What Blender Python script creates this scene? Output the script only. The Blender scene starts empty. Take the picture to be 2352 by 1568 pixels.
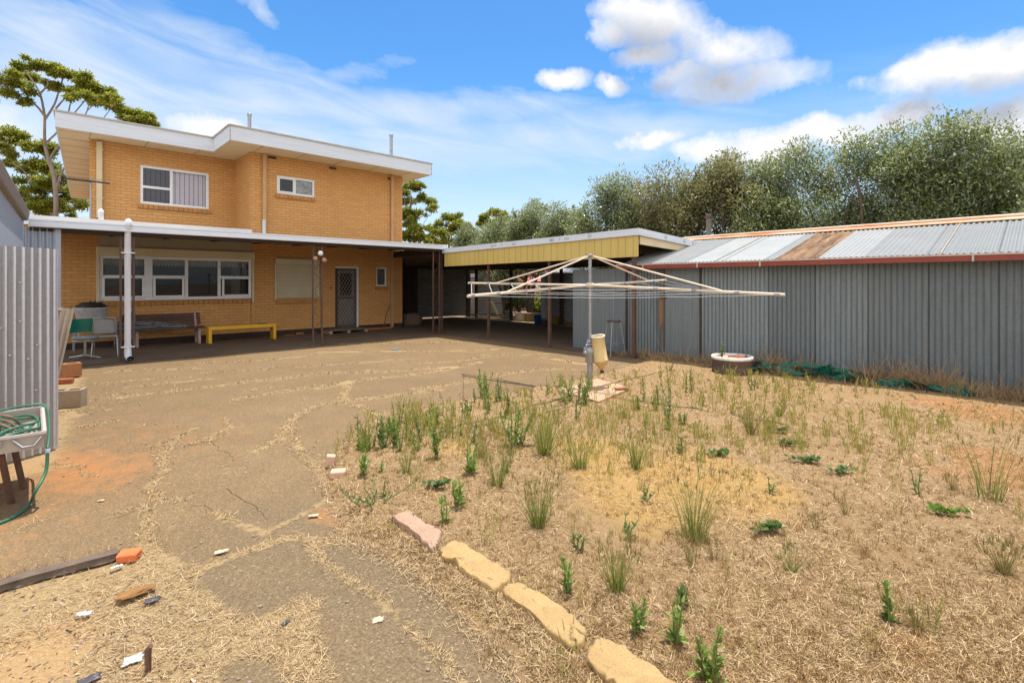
import bpy, math, random
import numpy as np
from mathutils import Vector
random.seed(7); rng = np.random.default_rng(11)
PI = math.pi; R = math.radians
scene = bpy.context.scene
COL = scene.collection

# ------------------------------------------------------------------ camera geometry and yard frame
FPX, CXP, HZ, CAMZ = 1163.0, 1176.0, 650.0, 1.6      # measuring frame of the site survey
A = math.atan2(.688, .726); CA, SA = math.cos(A), math.sin(A)
CX0, CY0 = -3.95, 18.25                               # rear corner of the house = origin of the yard frame

def Wl(a, b, z=0.0):                                  # yard frame -> world
    return Vector((CX0 + a*CA - b*SA, CY0 + a*SA + b*CA, z))
def L(x, y):                                          # world -> yard frame
    dx, dy = x-CX0, y-CY0
    return (dx*CA + dy*SA, -dx*SA + dy*CA)
def G(px, py, z=0.0):                                 # surveyed point on the ground
    Y = FPX*(CAMZ-z)/(py-HZ)
    return Vector(((px-CXP)*Y/FPX, Y, z))
def D(px, py, Y):                                     # surveyed point at a distance
    return Vector(((px-CXP)*Y/FPX, Y, CAMZ + (HZ-py)*Y/FPX))
def PB(px, py, b):                                    # on the plane b = const -> (a, z)
    r = (px-CXP)/FPX
    a = (r*(CY0+b*CA) - CX0 + b*SA)/(CA - r*SA)
    Y = CY0 + a*SA + b*CA
    return a, CAMZ + (HZ-py)*Y/FPX
def PA(px, py, a):                                    # on the plane a = const -> (b, z)
    r = (px-CXP)/FPX
    b = (CX0 + a*CA - r*(CY0+a*SA))/(SA + r*CA)
    Y = CY0 + a*SA + b*CA
    return b, CAMZ + (HZ-py)*Y/FPX

# ------------------------------------------------------------------ objects
ORG = {}
def tag(o, label=None, cat=None, group=None, kind=None):
    if label: o['label'] = label
    if cat: o['category'] = cat
    if group: o['group'] = group
    if kind: o['kind'] = kind
    return o
def thing(name, label, cat, loc=(0,0,0), rz=0.0, group=None):
    o = bpy.data.objects.new(name, None); COL.objects.link(o)
    o.empty_display_size = .2
    o.location = loc; o.rotation_euler = (0, 0, rz)
    tag(o, label, cat, group); ORG[o.name] = (0, 0, 0)
    return o
def ht(name, label, cat, a0, b0, z0=0.0, group=None):   # thing aligned with the house, geometry given in yard coordinates
    o = thing(name, label, cat, Wl(a0, b0, z0), A, group)
    ORG[o.name] = (a0, b0, z0)
    return o
def copy_tree(o, parent=None):
    c = o.copy(); COL.objects.link(c); c.parent = parent
    if o.name in ORG: ORG[c.name] = ORG[o.name]
    for ch in [x for x in bpy.data.objects if x.parent == o]: copy_tree(ch, c)
    return c

def mesh_np(name, v, q, m, smooth=False, parent=None, tri=False):
    v = np.asarray(v, np.float32).reshape(-1, 3); q = np.asarray(q, np.int32)
    k = q.shape[1]; me = bpy.data.meshes.new(name)
    me.vertices.add(len(v)); me.vertices.foreach_set('co', v.ravel())
    me.loops.add(q.size); me.loops.foreach_set('vertex_index', q.ravel())
    me.polygons.add(len(q)); me.polygons.foreach_set('loop_start', np.arange(0, q.size, k, dtype=np.int32))
    if smooth: me.polygons.foreach_set('use_smooth', np.ones(len(q), bool))
    me.update(calc_edges=True); me.validate()
    if m: me.materials.append(m)
    o = bpy.data.objects.new(name, me); COL.objects.link(o)
    if parent: o.parent = parent
    return o

class MB:
    def __init__(s): s.v = []; s.f = []; s.sm = []
    def add(s, v, f, smooth=False):
        n = len(s.v); s.v += [tuple(p) for p in v]
        s.f += [tuple(i+n for i in q) for q in f]; s.sm += [smooth]*len(f); return s
    def box(s, x0, x1, y0, y1, z0, z1):
        v = [(x0,y0,z0),(x1,y0,z0),(x1,y1,z0),(x0,y1,z0),(x0,y0,z1),(x1,y0,z1),(x1,y1,z1),(x0,y1,z1)]
        return s.add(v, [(0,3,2,1),(4,5,6,7),(0,1,5,4),(1,2,6,5),(2,3,7,6),(3,0,4,7)])
    def hexa(s, lo, hi):       # lo, hi: four points each, counter-clockwise from above
        return s.add(list(lo)+list(hi), [(0,3,2,1),(4,5,6,7),(0,1,5,4),(1,2,6,5),(2,3,7,6),(3,0,4,7)])
    def quad(s, a, b, c, d): return s.add([a,b,c,d], [(0,1,2,3)])
    def beam(s, p, q, w, h, up=(0,0,1)):
        p, q = Vector(p), Vector(q); d = (q-p).normalized(); u = Vector(up)
        if abs(d.dot(u)) > .98: u = Vector((1,0,0))
        x = d.cross(u).normalized()*(w/2); y = x.cross(d).normalized()*(h/2)
        v = [p-x-y, p+x-y, p+x+y, p-x+y, q-x-y, q+x-y, q+x+y, q-x+y]
        return s.add(v, [(0,3,2,1),(4,5,6,7),(0,1,5,4),(1,2,6,5),(2,3,7,6),(3,0,4,7)])
    def tube(s, pts, r, seg=8, cap=True):
        pts = [Vector(p) for p in pts]; n = len(pts)
        rs = list(r) if isinstance(r, (list, tuple)) else [r]*n
        v = []; f = []; x = None
        for i in range(n):
            d = (pts[min(i+1,n-1)] - pts[max(i-1,0)])
            d = d.normalized() if d.length > 1e-9 else Vector((0,0,1))
            if x is None:
                h = Vector((0,0,1)) if abs(d.z) < .9 else Vector((1,0,0))
                x = d.cross(h).normalized()
            else:
                x = (x - d*x.dot(d)); x = x.normalized() if x.length > 1e-6 else d.orthogonal().normalized()
            y = d.cross(x)
            for k in range(seg):
                t = 2*PI*k/seg; v.append(pts[i] + (x*math.cos(t)+y*math.sin(t))*rs[i])
        for i in range(n-1):
            for k in range(seg):
                k2 = (k+1) % seg; f.append((i*seg+k, i*seg+k2, (i+1)*seg+k2, (i+1)*seg+k))
        s.add(v, f, True)
        if cap:
            s.add(v[:seg], [tuple(range(seg))[::-1]]); s.add(v[-seg:], [tuple(range(seg))])
        return s
    def lathe(s, prof, c=(0,0,0), seg=24, ax=(0,0,1), smooth=True):
        c = Vector(c); z = Vector(ax).normalized(); x = z.orthogonal().normalized(); y = z.cross(x)
        v = []; f = []
        for (r, h) in prof:
            for k in range(seg):
                t = 2*PI*k/seg; v.append(c + z*h + (x*math.cos(t)+y*math.sin(t))*r)
        for i in range(len(prof)-1):
            for k in range(seg):
                k2 = (k+1) % seg; f.append((i*seg+k, i*seg+k2, (i+1)*seg+k2, (i+1)*seg+k))
        return s.add(v, f, smooth)
    def ball(s, c, r, seg=14, sq=(1,1,1)):
        v = []; f = []; rn = seg//2
        for i in range(rn+1):
            p = PI*i/rn
            for k in range(seg):
                t = 2*PI*k/seg
                v.append((c[0]+r*sq[0]*math.sin(p)*math.cos(t), c[1]+r*sq[1]*math.sin(p)*math.sin(t), c[2]+r*sq[2]*math.cos(p)))
        for i in range(rn):
            for k in range(seg):
                k2 = (k+1) % seg; f.append((i*seg+k, (i+1)*seg+k, (i+1)*seg+k2, i*seg+k2))
        return s.add(v, f, True)
    def corr(s, O, U, V, N, pitch=.076, amp=.009, step=8, kind='sine', rows=1):
        """profiled sheet: O corner, U full vector across the ribs, V full vector along them, N outward unit"""
        O, U, V, N = Vector(O), Vector(U), Vector(V), Vector(N); n = max(2, int(U.length/pitch*step))
        v = []; f = []
        for i in range(n+1):
            t = i/n; ph = (t*U.length/pitch) % 1.0
            if kind == 'sine': h = amp*math.sin(2*PI*ph)
            elif kind == 'rib': h = amp*max(0.0, min(1.0, (0.17-abs(ph-.5))/.09))
            else: h = -amp if ph < .06 or ph > .97 else 0.0
            for r in range(rows+1): v.append(O + U*t + V*(r/rows) + N*h)
        for i in range(n):
            for r in range(rows):
                k = i*(rows+1)+r; f.append((k, k+rows+1, k+rows+2, k+1))
        return s.add(v, f, kind == 'sine')
    def prism(s, poly, z0, z1):
        n = len(poly); v = [(x,y,z0) for x,y in poly]+[(x,y,z1) for x,y in poly]
        return s.add(v, [tuple(range(n))[::-1], tuple(range(n,2*n))]+[(i,(i+1)%n,n+(i+1)%n,n+i) for i in range(n)])
    def wall(s, x0, x1, z0, z1, y, holes=(), rev=.11):   # wall face at y looking to -y, with openings and their reveals
        xs = sorted({x0,x1,*[h[0] for h in holes],*[h[1] for h in holes]}); zs = sorted({z0,z1,*[h[2] for h in holes],*[h[3] for h in holes]})
        for i in range(len(xs)-1):
            for k in range(len(zs)-1):
                xm, zm = (xs[i]+xs[i+1])/2, (zs[k]+zs[k+1])/2
                if any(h[0]<xm<h[1] and h[2]<zm<h[3] for h in holes): continue
                s.quad((xs[i],y,zs[k]),(xs[i+1],y,zs[k]),(xs[i+1],y,zs[k+1]),(xs[i],y,zs[k+1]))
        for (a,b,c,d) in holes:
            y2 = y+rev
            s.quad((a,y,c),(a,y,d),(a,y2,d),(a,y2,c)); s.quad((b,y,c),(b,y2,c),(b,y2,d),(b,y,d))
            s.quad((a,y,d),(b,y,d),(b,y2,d),(a,y2,d)); s.quad((a,y,c),(a,y2,c),(b,y2,c),(b,y,c))
        return s
    def build(s, name, m, parent=None, bevel=0, org=None, label=None, mats=None):
        if org is None:
            p = parent
            while p is not None and p.parent is not None: p = p.parent
            org = ORG.get(p.name, (0,0,0)) if p is not None else (0,0,0)
        me = bpy.data.meshes.new(name)
        me.from_pydata([(x-org[0], y-org[1], z-org[2]) for x,y,z in s.v], [], s.f)
        me.polygons.foreach_set('use_smooth', s.sm); me.update()
        me.materials.append(m)
        o = bpy.data.objects.new(name, me); COL.objects.link(o)
        if parent: o.parent = parent
        if bevel:
            b = o.modifiers.new('bevel', 'BEVEL'); b.width = bevel; b.segments = 2; b.limit_method = 'ANGLE'
        if label: o['label'] = label
        return o
    def multi(s, m0, others, name, parent, **kw):         # one mesh whose joints or marks keep their own material
        nf = [(m0, len(s.f))]
        for mb, m in others: s.add(mb.v, mb.f); nf.append((m, len(mb.f)))
        o = s.build(name, m0, parent, **kw); idx = []
        for k, (m, n) in enumerate(nf):
            if k: o.data.materials.append(m)
            idx += [k]*n
        o.data.polygons.foreach_set('material_index', idx); return o
    def loose(s, name, m, loc, rz, label, cat, group=None, bevel=0):      # a thing that is one mesh, geometry local
        o = s.build(name, m, None, bevel, (0,0,0)); o.location = loc; o.rotation_euler = (0,0,rz)
        return tag(o, label, cat, group)
    def hloose(s, name, m, a0, b0, z0, label, cat, group=None, bevel=0):  # the same, geometry in yard coordinates
        o = s.build(name, m, None, bevel, (a0,b0,z0)); o.location = Wl(a0,b0,z0); o.rotation_euler = (0,0,A)
        return tag(o, label, cat, group)

# ------------------------------------------------------------------ materials
class NT:
    def __init__(s, nt): s.t = nt; s.n = nt.nodes; s.l = nt.links
    def new(s, ty, **kw):
        o = s.n.new(ty)
        for k, v in kw.items():
            if k in o.inputs.keys(): s.set(o.inputs[k], v)
            else: setattr(o, k, v)
        return o
    def set(s, inp, v):
        if hasattr(v, 'is_output'): s.l.new(v, inp)
        elif hasattr(v, 'outputs'): s.l.new(v.outputs[0], inp)
        else:
            if isinstance(v, (tuple, list)) and inp.type == 'RGBA' and len(v) == 3: v = (*v, 1)
            inp.default_value = v
    def math(s, op, a, b=None, c=None, clamp=False):
        o = s.n.new('ShaderNodeMath'); o.operation = op; o.use_clamp = clamp
        s.set(o.inputs[0], a)
        if b is not None: s.set(o.inputs[1], b)
        if c is not None: s.set(o.inputs[2], c)
        return o.outputs[0]
    def mix(s, f, a, b, mode='MIX'):
        o = s.n.new('ShaderNodeMix'); o.data_type = 'RGBA'; o.blend_type = mode
        s.set(o.inputs[0], f); s.set(o.inputs[6], a); s.set(o.inputs[7], b); return o.outputs[2]
    def noise(s, vec, scale, detail=4, rough=.6, dist=0.0):
        o = s.new('ShaderNodeTexNoise', Scale=scale, Detail=detail, Roughness=rough, Distortion=dist)
        if vec is not None: s.l.new(vec, o.inputs['Vector'])
        return o.outputs[0]
    def ramp(s, f, lo, hi): # linear step
        o = s.n.new('ShaderNodeMapRange'); s.set(o.inputs[0], f); s.set(o.inputs[1], lo); s.set(o.inputs[2], hi); o.clamp = True
        return o.outputs[0]
    def mapping(s, vec, scale=(1,1,1), loc=(0,0,0)):
        o = s.n.new('ShaderNodeMapping'); s.l.new(vec, o.inputs[0]); o.inputs['Scale'].default_value = scale; o.inputs['Location'].default_value = loc
        return o.outputs[0]

MATS = {}
def new_mat(name):
    m = bpy.data.materials.new(name); m.use_nodes = True
    nt = NT(m.node_tree); b = m.node_tree.nodes['Principled BSDF']
    tc = nt.new('ShaderNodeTexCoord'); MATS[name] = m
    return m, nt, b, tc
def mat(name, c1, c2=None, scale=3, rough=.7, metal=0, bump=0, bscale=40, spec=.4, stretch=(1,1,1), fine=0.0, fscale=120, edge=(.35,.68)):
    m, nt, b, tc = new_mat(name)
    c2 = c2 or tuple(x*.82 for x in c1)
    v = nt.mapping(tc.outputs['Object'], stretch)
    col = nt.mix(nt.ramp(nt.noise(v, scale, 6, .65), *edge), c1, c2)
    if fine:
        n = nt.noise(v, fscale, 2, .6)
        g = nt.math('MULTIPLY_ADD', nt.math('SUBTRACT', n, .5), fine*2, 1.0)
        cc = nt.new('ShaderNodeCombineColor', Red=g, Green=g, Blue=g)
        col = nt.mix(1.0, col, cc.outputs[0], 'MULTIPLY')
    nt.set(b.inputs['Base Color'], col)
    b.inputs['Roughness'].default_value = rough; b.inputs['Metallic'].default_value = metal
    b.inputs['Specular IOR Level'].default_value = spec
    if bump:
        bp = nt.new('ShaderNodeBump', Strength=bump, Distance=.01); nt.set(bp.inputs['Height'], nt.noise(v, bscale, 4, .6))
        nt.set(b.inputs['Normal'], bp.outputs[0])
    return m

def brick_mat(name, c1, c2, mortar, dirt=.25):
    m, nt, b, tc = new_mat(name)
    p = nt.new('ShaderNodeSeparateXYZ'); nt.set(p.inputs[0], tc.outputs['Object'])
    n = nt.new('ShaderNodeSeparateXYZ'); nt.set(n.inputs[0], tc.outputs['Normal'])
    side = nt.math('GREATER_THAN', nt.math('ABSOLUTE', n.outputs[0]), .7)
    u = nt.math('ADD', nt.math('MULTIPLY', p.outputs[0], nt.math('SUBTRACT', 1.0, side)), nt.math('MULTIPLY', p.outputs[1], side))
    cv = nt.new('ShaderNodeCombineXYZ'); nt.set(cv.inputs[0], u); nt.set(cv.inputs[1], p.outputs[2])
    br = nt.new('ShaderNodeTexBrick', Scale=1.0, Color1=c1, Color2=c2, Mortar=mortar)
    nt.l.new(cv.outputs[0], br.inputs['Vector'])
    br.inputs['Brick Width'].default_value = .24; br.inputs['Row Height'].default_value = .086
    br.inputs['Mortar Size'].default_value = .009; br.inputs['Mortar Smooth'].default_value = .3; br.inputs['Bias'].default_value = -.1
    big = nt.ramp(nt.noise(tc.outputs['Object'], .7, 4, .6), .35, .75)
    col = nt.mix(nt.math('MULTIPLY', big, dirt), br.outputs['Color'], tuple(x*.6 for x in c2))
    sp = nt.noise(tc.outputs['Object'], 90, 3, .7)
    col = nt.mix(nt.ramp(sp, .5, .8), col, tuple(x*.62 for x in c2))
    nt.set(b.inputs['Base Color'], col); b.inputs['Roughness'].default_value = .85; b.inputs['Specular IOR Level'].default_value = .25
    h = nt.math('SUBTRACT', nt.math('MULTIPLY', sp, .4), br.outputs['Fac'])
    bp = nt.new('ShaderNodeBump', Strength=.5, Distance=.006); nt.set(bp.inputs['Height'], h); nt.set(b.inputs['Normal'], bp.outputs[0])
    return m

def metal_sheet(name, c1, c2, rust=(.23,.10,.04), rust_amt=.0, zlo=None, zhi=None, rough=.5, metal=.35, streak=True, lowcol=(.30,.21,.13), sheet=0):
    m, nt, b, tc = new_mat(name); o = tc.outputs['Object']
    v = nt.mapping(o, (7, 7, .5)) if streak else o
    col = nt.mix(nt.ramp(nt.noise(v, 2.2, 6, .7), .3, .72), c1, c2)
    col = nt.mix(nt.math('MULTIPLY', nt.ramp(nt.noise(o, 26, 3, .7), .45, .75), .45), col, tuple(x*.72 for x in c2))
    if sheet: # each sheet has weathered differently, with a stained lap
        q = nt.new('ShaderNodeSeparateXYZ'); nt.set(q.inputs[0], o); u = nt.math('DIVIDE', q.outputs[1], sheet); wn = nt.new('ShaderNodeTexWhiteNoise'); wn.noise_dimensions = '1D'; nt.set(wn.inputs['W'], nt.math('FLOOR', u))
        k = nt.math('MULTIPLY_ADD', nt.math('SUBTRACT', wn.outputs[0], .5), .42, 1.0); fr = nt.math('FRACT', u)
        k = nt.math('MULTIPLY', k, nt.math('MULTIPLY_ADD', nt.math('LESS_THAN', fr, .03), -.45, 1.0)); cc = nt.new('ShaderNodeCombineColor'); [nt.set(cc.inputs[i], k) for i in range(3)]
        col = nt.mix(1.0, col, cc.outputs[0], 'MULTIPLY')
    if rust_amt: col = nt.mix(nt.math('MULTIPLY', nt.ramp(nt.noise(nt.mapping(o,(3,3,1)), 2.0, 7, .75), .58, .75), rust_amt), col, rust)
    if zlo or zhi:
        z = nt.new('ShaderNodeSeparateXYZ'); nt.set(z.inputs[0], o); nz = nt.noise(nt.mapping(o,(5,5,1.2)), 2.0, 5, .7)
        if zlo: # soil splashed up from the ground
            f = nt.ramp(nt.math('ADD', z.outputs[2], nt.math('MULTIPLY', nz, .5)), zlo+.28, zlo-.08)
            col = nt.mix(nt.math('MULTIPLY', f, .75), col, lowcol)
        if zhi: # rust washed down from the gutter
            f = nt.ramp(nt.math('SUBTRACT', z.outputs[2], nt.math('MULTIPLY', nz, .22)), zhi-.2, zhi-.06)
            col = nt.mix(nt.math('MULTIPLY', f, .6), col, (.24,.18,.13))
    nt.set(b.inputs['Base Color'], col); b.inputs['Roughness'].default_value = rough; b.inputs['Metallic'].default_value = metal
    return m

def glass_mat(name, tint=(.7,.72,.72), refl=1.0):
    m = bpy.data.materials.new(name); m.use_nodes = True; nt = NT(m.node_tree)
    for n in list(m.node_tree.nodes): m.node_tree.nodes.remove(n)
    out = nt.new('ShaderNodeOutputMaterial'); tr = nt.new('ShaderNodeBsdfTransparent', Color=tint)
    gl = nt.new('ShaderNodeBsdfGlossy', Roughness=.02, Color=(.9,.92,.95))
    fr = nt.new('ShaderNodeFresnel', IOR=1.6)
    mx = nt.new('ShaderNodeMixShader'); nt.set(mx.inputs[0], nt.math('MULTIPLY', fr.outputs[0], refl, clamp=True))
    nt.l.new(tr.outputs[0], mx.inputs[1]); nt.l.new(gl.outputs[0], mx.inputs[2]); nt.l.new(mx.outputs[0], out.inputs[0])
    MATS[name] = m; return m

def leaf_mat(name, cols, trans=.35, rough=.45, spec=.5, back=None):
    m, nt, b, tc = new_mat(name)
    geo = nt.new('ShaderNodeNewGeometry'); r = geo.outputs['Random Per Island']
    cr = nt.new('ShaderNodeValToRGB'); nt.set(cr.inputs[0], r)
    el = cr.color_ramp.elements
    el[0].position = 0; el[0].color = (*cols[0], 1); el[1].position = 1; el[1].color = (*cols[-1], 1)
    for i, c in enumerate(cols[1:-1]):
        e = el.new((i+1)/(len(cols)-1)); e.color = (*c, 1)
    col = cr.outputs[0]
    if back: col = nt.mix(nt.math('MULTIPLY', geo.outputs['Backfacing'], .6), col, back)
    nt.set(b.inputs['Base Color'], col); b.inputs['Roughness'].default_value = rough; b.inputs['Specular IOR Level'].default_value = spec
    if trans:
        t = nt.new('ShaderNodeBsdfTranslucent'); nt.set(t.inputs[0], col)
        mx = nt.new('ShaderNodeMixShader'); mx.inputs[0].default_value = trans
        out = m.node_tree.nodes['Material Output']
        nt.l.new(b.outputs[0], mx.inputs[1]); nt.l.new(t.outputs[0], mx.inputs[2]); nt.l.new(mx.outputs[0], out.inputs[0])
    return m

BRICK = brick_mat('cream_orange_brick', (.68,.36,.13), (.60,.30,.098), (.40,.23,.10))
SILLB = mat('brick_sill', (.48,.24,.08), (.36,.17,.055), 6, .8, bump=.3)
PLINTH = mat('painted_plinth', (.055,.032,.022), (.035,.022,.016), 5, .8)
WHITE = mat('white_painted_timber', (.78,.79,.80), (.66,.67,.68), 2.5, .55, fine=.05, stretch=(.6,.6,4))
FASC = mat('weathered_white_fascia', (.62,.66,.71), (.52,.53,.54), 3.0, .55, fine=.06, stretch=(.25,.25,6), edge=(.45,.8))
WHITEM = mat('white_steel', (.70,.73,.78), (.62,.64,.66), 4, .4, spec=.5, edge=(.5,.8))
PVC = mat('white_pvc', (.74,.75,.78), (.68,.68,.68), 5, .35, spec=.5)
CREAM = mat('cream_paint', (.66,.56,.36), (.60,.49,.30), 2, .6)
SHUT = mat('cream_roller_shutter', (.62,.56,.40), (.56,.49,.34), 2, .5)
SOFF = mat('cream_soffit_sheet', (.70,.58,.38), (.62,.50,.31), 1.2, .75)
BEIGEP = mat('beige_painted_pipe', (.55,.34,.17), (.47,.28,.13), 4, .6)
YELL = mat('pale_yellow_steel_cladding', (.60,.45,.14), (.53,.39,.11), 1.5, .5, stretch=(1,1,.3))
BROWNST = mat('brown_painted_steel', (.12,.065,.048), (.08,.042,.032), 6, .55, spec=.4)
DARKTIM = mat('dark_stained_beam', (.06,.04,.03), (.04,.027,.02), 5, .75)
CEIL = mat('underside_of_roof_sheet', (.30,.24,.17), (.24,.19,.13), 3, .7)
ROOFZ = mat('galvanised_roof_top', (.55,.56,.57), (.47,.47,.46), 2, .5, metal=.3)
GLASS = glass_mat('window_glass', (.9,.91,.92), .8); GLASSD = glass_mat('dark_window_glass', (.55,.57,.56), .45)
BLIND = mat('vertical_blind', (.86,.78,.84), (.74,.66,.72), 3, .8)
CURT = mat('cream_lace_curtain', (.70,.60,.42), (.52,.44,.30), 9, .9)
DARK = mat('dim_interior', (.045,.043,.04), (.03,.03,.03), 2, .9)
FROST = mat('frosted_pane', (.42,.42,.42), (.25,.25,.25), 9, .25, edge=(.4,.6))
GREYDOOR = mat('grey_door', (.17,.155,.14), (.13,.12,.105), 4, .6)
GRILLE = mat('aluminium_grille', (.45,.42,.38), (.36,.33,.30), 8, .4, metal=.4)
BLACK = mat('black_rubber', (.02,.02,.02), (.03,.03,.028), 8, .6)
GALVP = mat('galvanised_pipe', (.36,.37,.38), (.26,.26,.26), 9, .45, metal=.5)
CREAMP = mat('cream_enamelled_pipe', (.68,.58,.44), (.58,.47,.34), 8, .4, spec=.5)
# ------------------------------------------------------------------ two-storey brick house
house = ht('brick_house', 'two storey orange brick house with flat white edged roof', 'house', 0, 0)
ZS, ZF = 5.43, 5.81                      # soffit and top of the roof fascia
def hole(b, x0, y0, x1, y1):             # opening from two surveyed corners
    a0, zt = PB(x0, y0, b); a1, zb = PB(x1, y1, b); return (a0, a1, zb, zt)
AL, AR, AK = -8.58, 0.0, -5.07           # left end, right end, step in the upper wall
BR = 1.52                                # the left bedroom stands back
h_big = (PB(228,571,0)[0], PB(577,571,0)[0], PB(400,688,0)[1], PB(400,577,0)[1])
h_shut = hole(0, 634, 596, 728, 681)
h_door = hole(0, 770, 620, 823, 752); h_door = (h_door[0], h_door[1], .13, 2.14)
h_wc = hole(0, 864.5, 614, 888, 657)
h_up2 = hole(0, 636, 402, 723, 454)
h_up1 = hole(BR, 322, 378, 480, 481)
w = MB()
w.wall(-10.6, AK, 0, 3.0, 0, [h_big])
w.wall(AK, AR, 0, ZS, 0, [h_shut, h_door, h_wc, h_up2])
w.wall(AL, AK, 3.0, ZS, BR, [h_up1])
w.quad((AK,BR,3.0),(AK,0,3.0),(AK,0,ZS),(AK,BR,ZS))
BK = 13.6; ALB = AL+.063*(BK-BR)      # the left flank runs slightly out of square
w.quad((AR,0,0),(AR,BK,0),(AR,BK,ZS),(AR,0,ZS))
w.quad((ALB,BK,3.0),(AL,BR,3.0),(AL,BR,ZS),(ALB,BK,ZS))
w.quad((-9.8,BK,0),(-10.6,0,0),(-10.6,0,3.0),(-9.8,BK,3.0))
w.quad((AR,BK,0),(-9.8,BK,0),(-9.8,BK,3.0),(AR,BK,3.0)); w.quad((AR,BK,3.0),(ALB,BK,3.0),(ALB,BK,ZS),(AR,BK,ZS))
w.build('wall', BRICK, house)
MB().box(-10.6, h_door[0]-.02, -.006, .0, 0, .17).box(h_door[1]+.02, .006, -.006, 0, 0, .17).build('plinth', PLINTH, house)
MB().prism([(-10.62,.02),(AK,.02),(AK,13.6),(-9.82,13.6)], 3.0, 3.03).build('lower_roof', ROOFZ, house)
MB().box(-10.7, AK+.02, -.10, .02, 2.93, 3.15).build('lower_fascia', WHITE, house)

# upper roof: stepped outline with deep boxed eaves
EAV = [(-9.28, .70), (-5.86, .70), (-5.86, -.98), (.60, -.98), (.60, 14.2), (-8.42, 14.2)]
f = MB()
for i in range(6):
    (x0,y0),(x1,y1) = EAV[i], EAV[(i+1)%6]
    d = Vector((x1-x0,y1-y0,0)).normalized(); n = Vector((d.y,-d.x,0))*-.03
    e = d*.03 if False else Vector((0,0,0))
    f.hexa([(x0,y0,ZS-.01),(x1,y1,ZS-.01),(x1+n.x,y1+n.y,ZS-.01),(x0+n.x,y0+n.y,ZS-.01)],
           [(x0,y0,ZF),(x1,y1,ZF),(x1+n.x,y1+n.y,ZF),(x0+n.x,y0+n.y,ZF)])
fa = f.build('fascia', FASC, house)
g = MB()
for i in range(6):                       # thin metal capping over the fascia
    (x0,y0),(x1,y1) = EAV[i], EAV[(i+1)%6]
    d = Vector((x1-x0,y1-y0,0)).normalized(); n = Vector((d.y,-d.x,0))
    g.beam((x0+n.x*.012,y0+n.y*.012,ZF+.012),(x1+n.x*.012,y1+n.y*.012,ZF+.012),.05,.035)
g.build('capping', mat('stained_capping', (.50,.47,.42),(.38,.33,.27),4,.6), fa)
s = MB()
s.prism([(-9.25,.73),(.57,.73),(.57,14.17),(-8.39,14.17)], ZS, ZS+.02); s.box(-5.83, .57, -.95, .73, ZS, ZS+.02)
j = MB()
for x in np.arange(-8.6, .5, 1.2):
    y0 = .71 if x < -5.86 else -.95
    j.box(x, x+.014, y0, (BR if x < AK else 0), ZS-.006, ZS-.001)
for y in np.arange(1.0, 14, .9): j.box(-9.22+.063*(y-.7), AL+.063*(y-BR), y, y+.012, ZS-.006, ZS-.001)
so = s.multi(SOFF, [(j, mat('joint_cover_strip', (.33,.26,.16), None, 3, .8))], 'soffit', house)
rf = MB(); rf.prism([(-9.24,.74),(.56,.74),(.56,14.16),(-8.38,14.16)], ZF-.12, ZF-.06); rf.box(-5.82, .56, -.94, .74, ZF-.12, ZF-.06)
rf.build('roof', ROOFZ, house)
for (px, y0, y1, mt) in ((573,262,300,GALVP),(898.5,310,365,GALVP)):
    b = 1.6 if px < 600 else .8
    a, zt = PB(px, y0, b)
    MB().tube([(a,b,ZF-.1),(a,b,zt-.06)], .055, 12).lathe([(.064,0),(.068,.03),(.068,.08),(.03,.10),(0,.10)], (a,b,zt-.07), 12).build('flue_pipe', mt, house)

def pipe(px, ya, yb, b, r=.045, m=BEIGEP, name='downpipe'):
    a, z1 = PB(px, ya, b); _, z0 = PB(px, yb, b)
    o = MB().box(a-r, a+r, b-r*1.3, b+r*.7, max(z0,.05), min(z1,ZS-.03)).build(name, m, house, bevel=.012)
    for z in np.arange(max(z0,.05)+.5, min(z1,ZS)-.1, 1.3): MB().box(a-r-.02, a+r+.02, b-r*1.4, b-.002, z, z+.025).build('bracket', m, o)
    return a
pipe(228, 326, 500, BR-.05, .06, CREAM)
pipe(607, 345, 506, -.05)
a6, z6 = PB(607, 506, -.06); MB().tube([(a6,-.06,z6-.5),(a6,-.06,z6),(a6,-.06,z6+.01)], [.055,.055,.063], 12).build('downpipe', PVC, house, label='white plastic lower length of drainpipe')
pipe(900, 398, 757, -.05)
MB().lathe([(.0,.0),(.055,.0),(.055,.16),(.062,.17),(.06,.21),(.035,.26),(0,.27)], (PB(232,497,-.02)[0],.0,3.15), 14).build('roof_vent', PVC, house)
v = MB()
for px, py in ((625,362),(764,386.5),(897,411)):
    a, z = PB(px, py, 0); v = MB(); v.box(a-.12, a+.12, -.012, .01, z-.04, z+.035)
    for k in range(6): v.box(a-.11+k*.038, a-.09+k*.038, -.02, -.008, z-.034, z+.03)
    v.build('air_vent', mat('vent_terracotta' , (.10,.06,.04), None, 9,.8) if 'vent_terracotta' not in MATS else MATS['vent_terracotta'], house)

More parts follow.
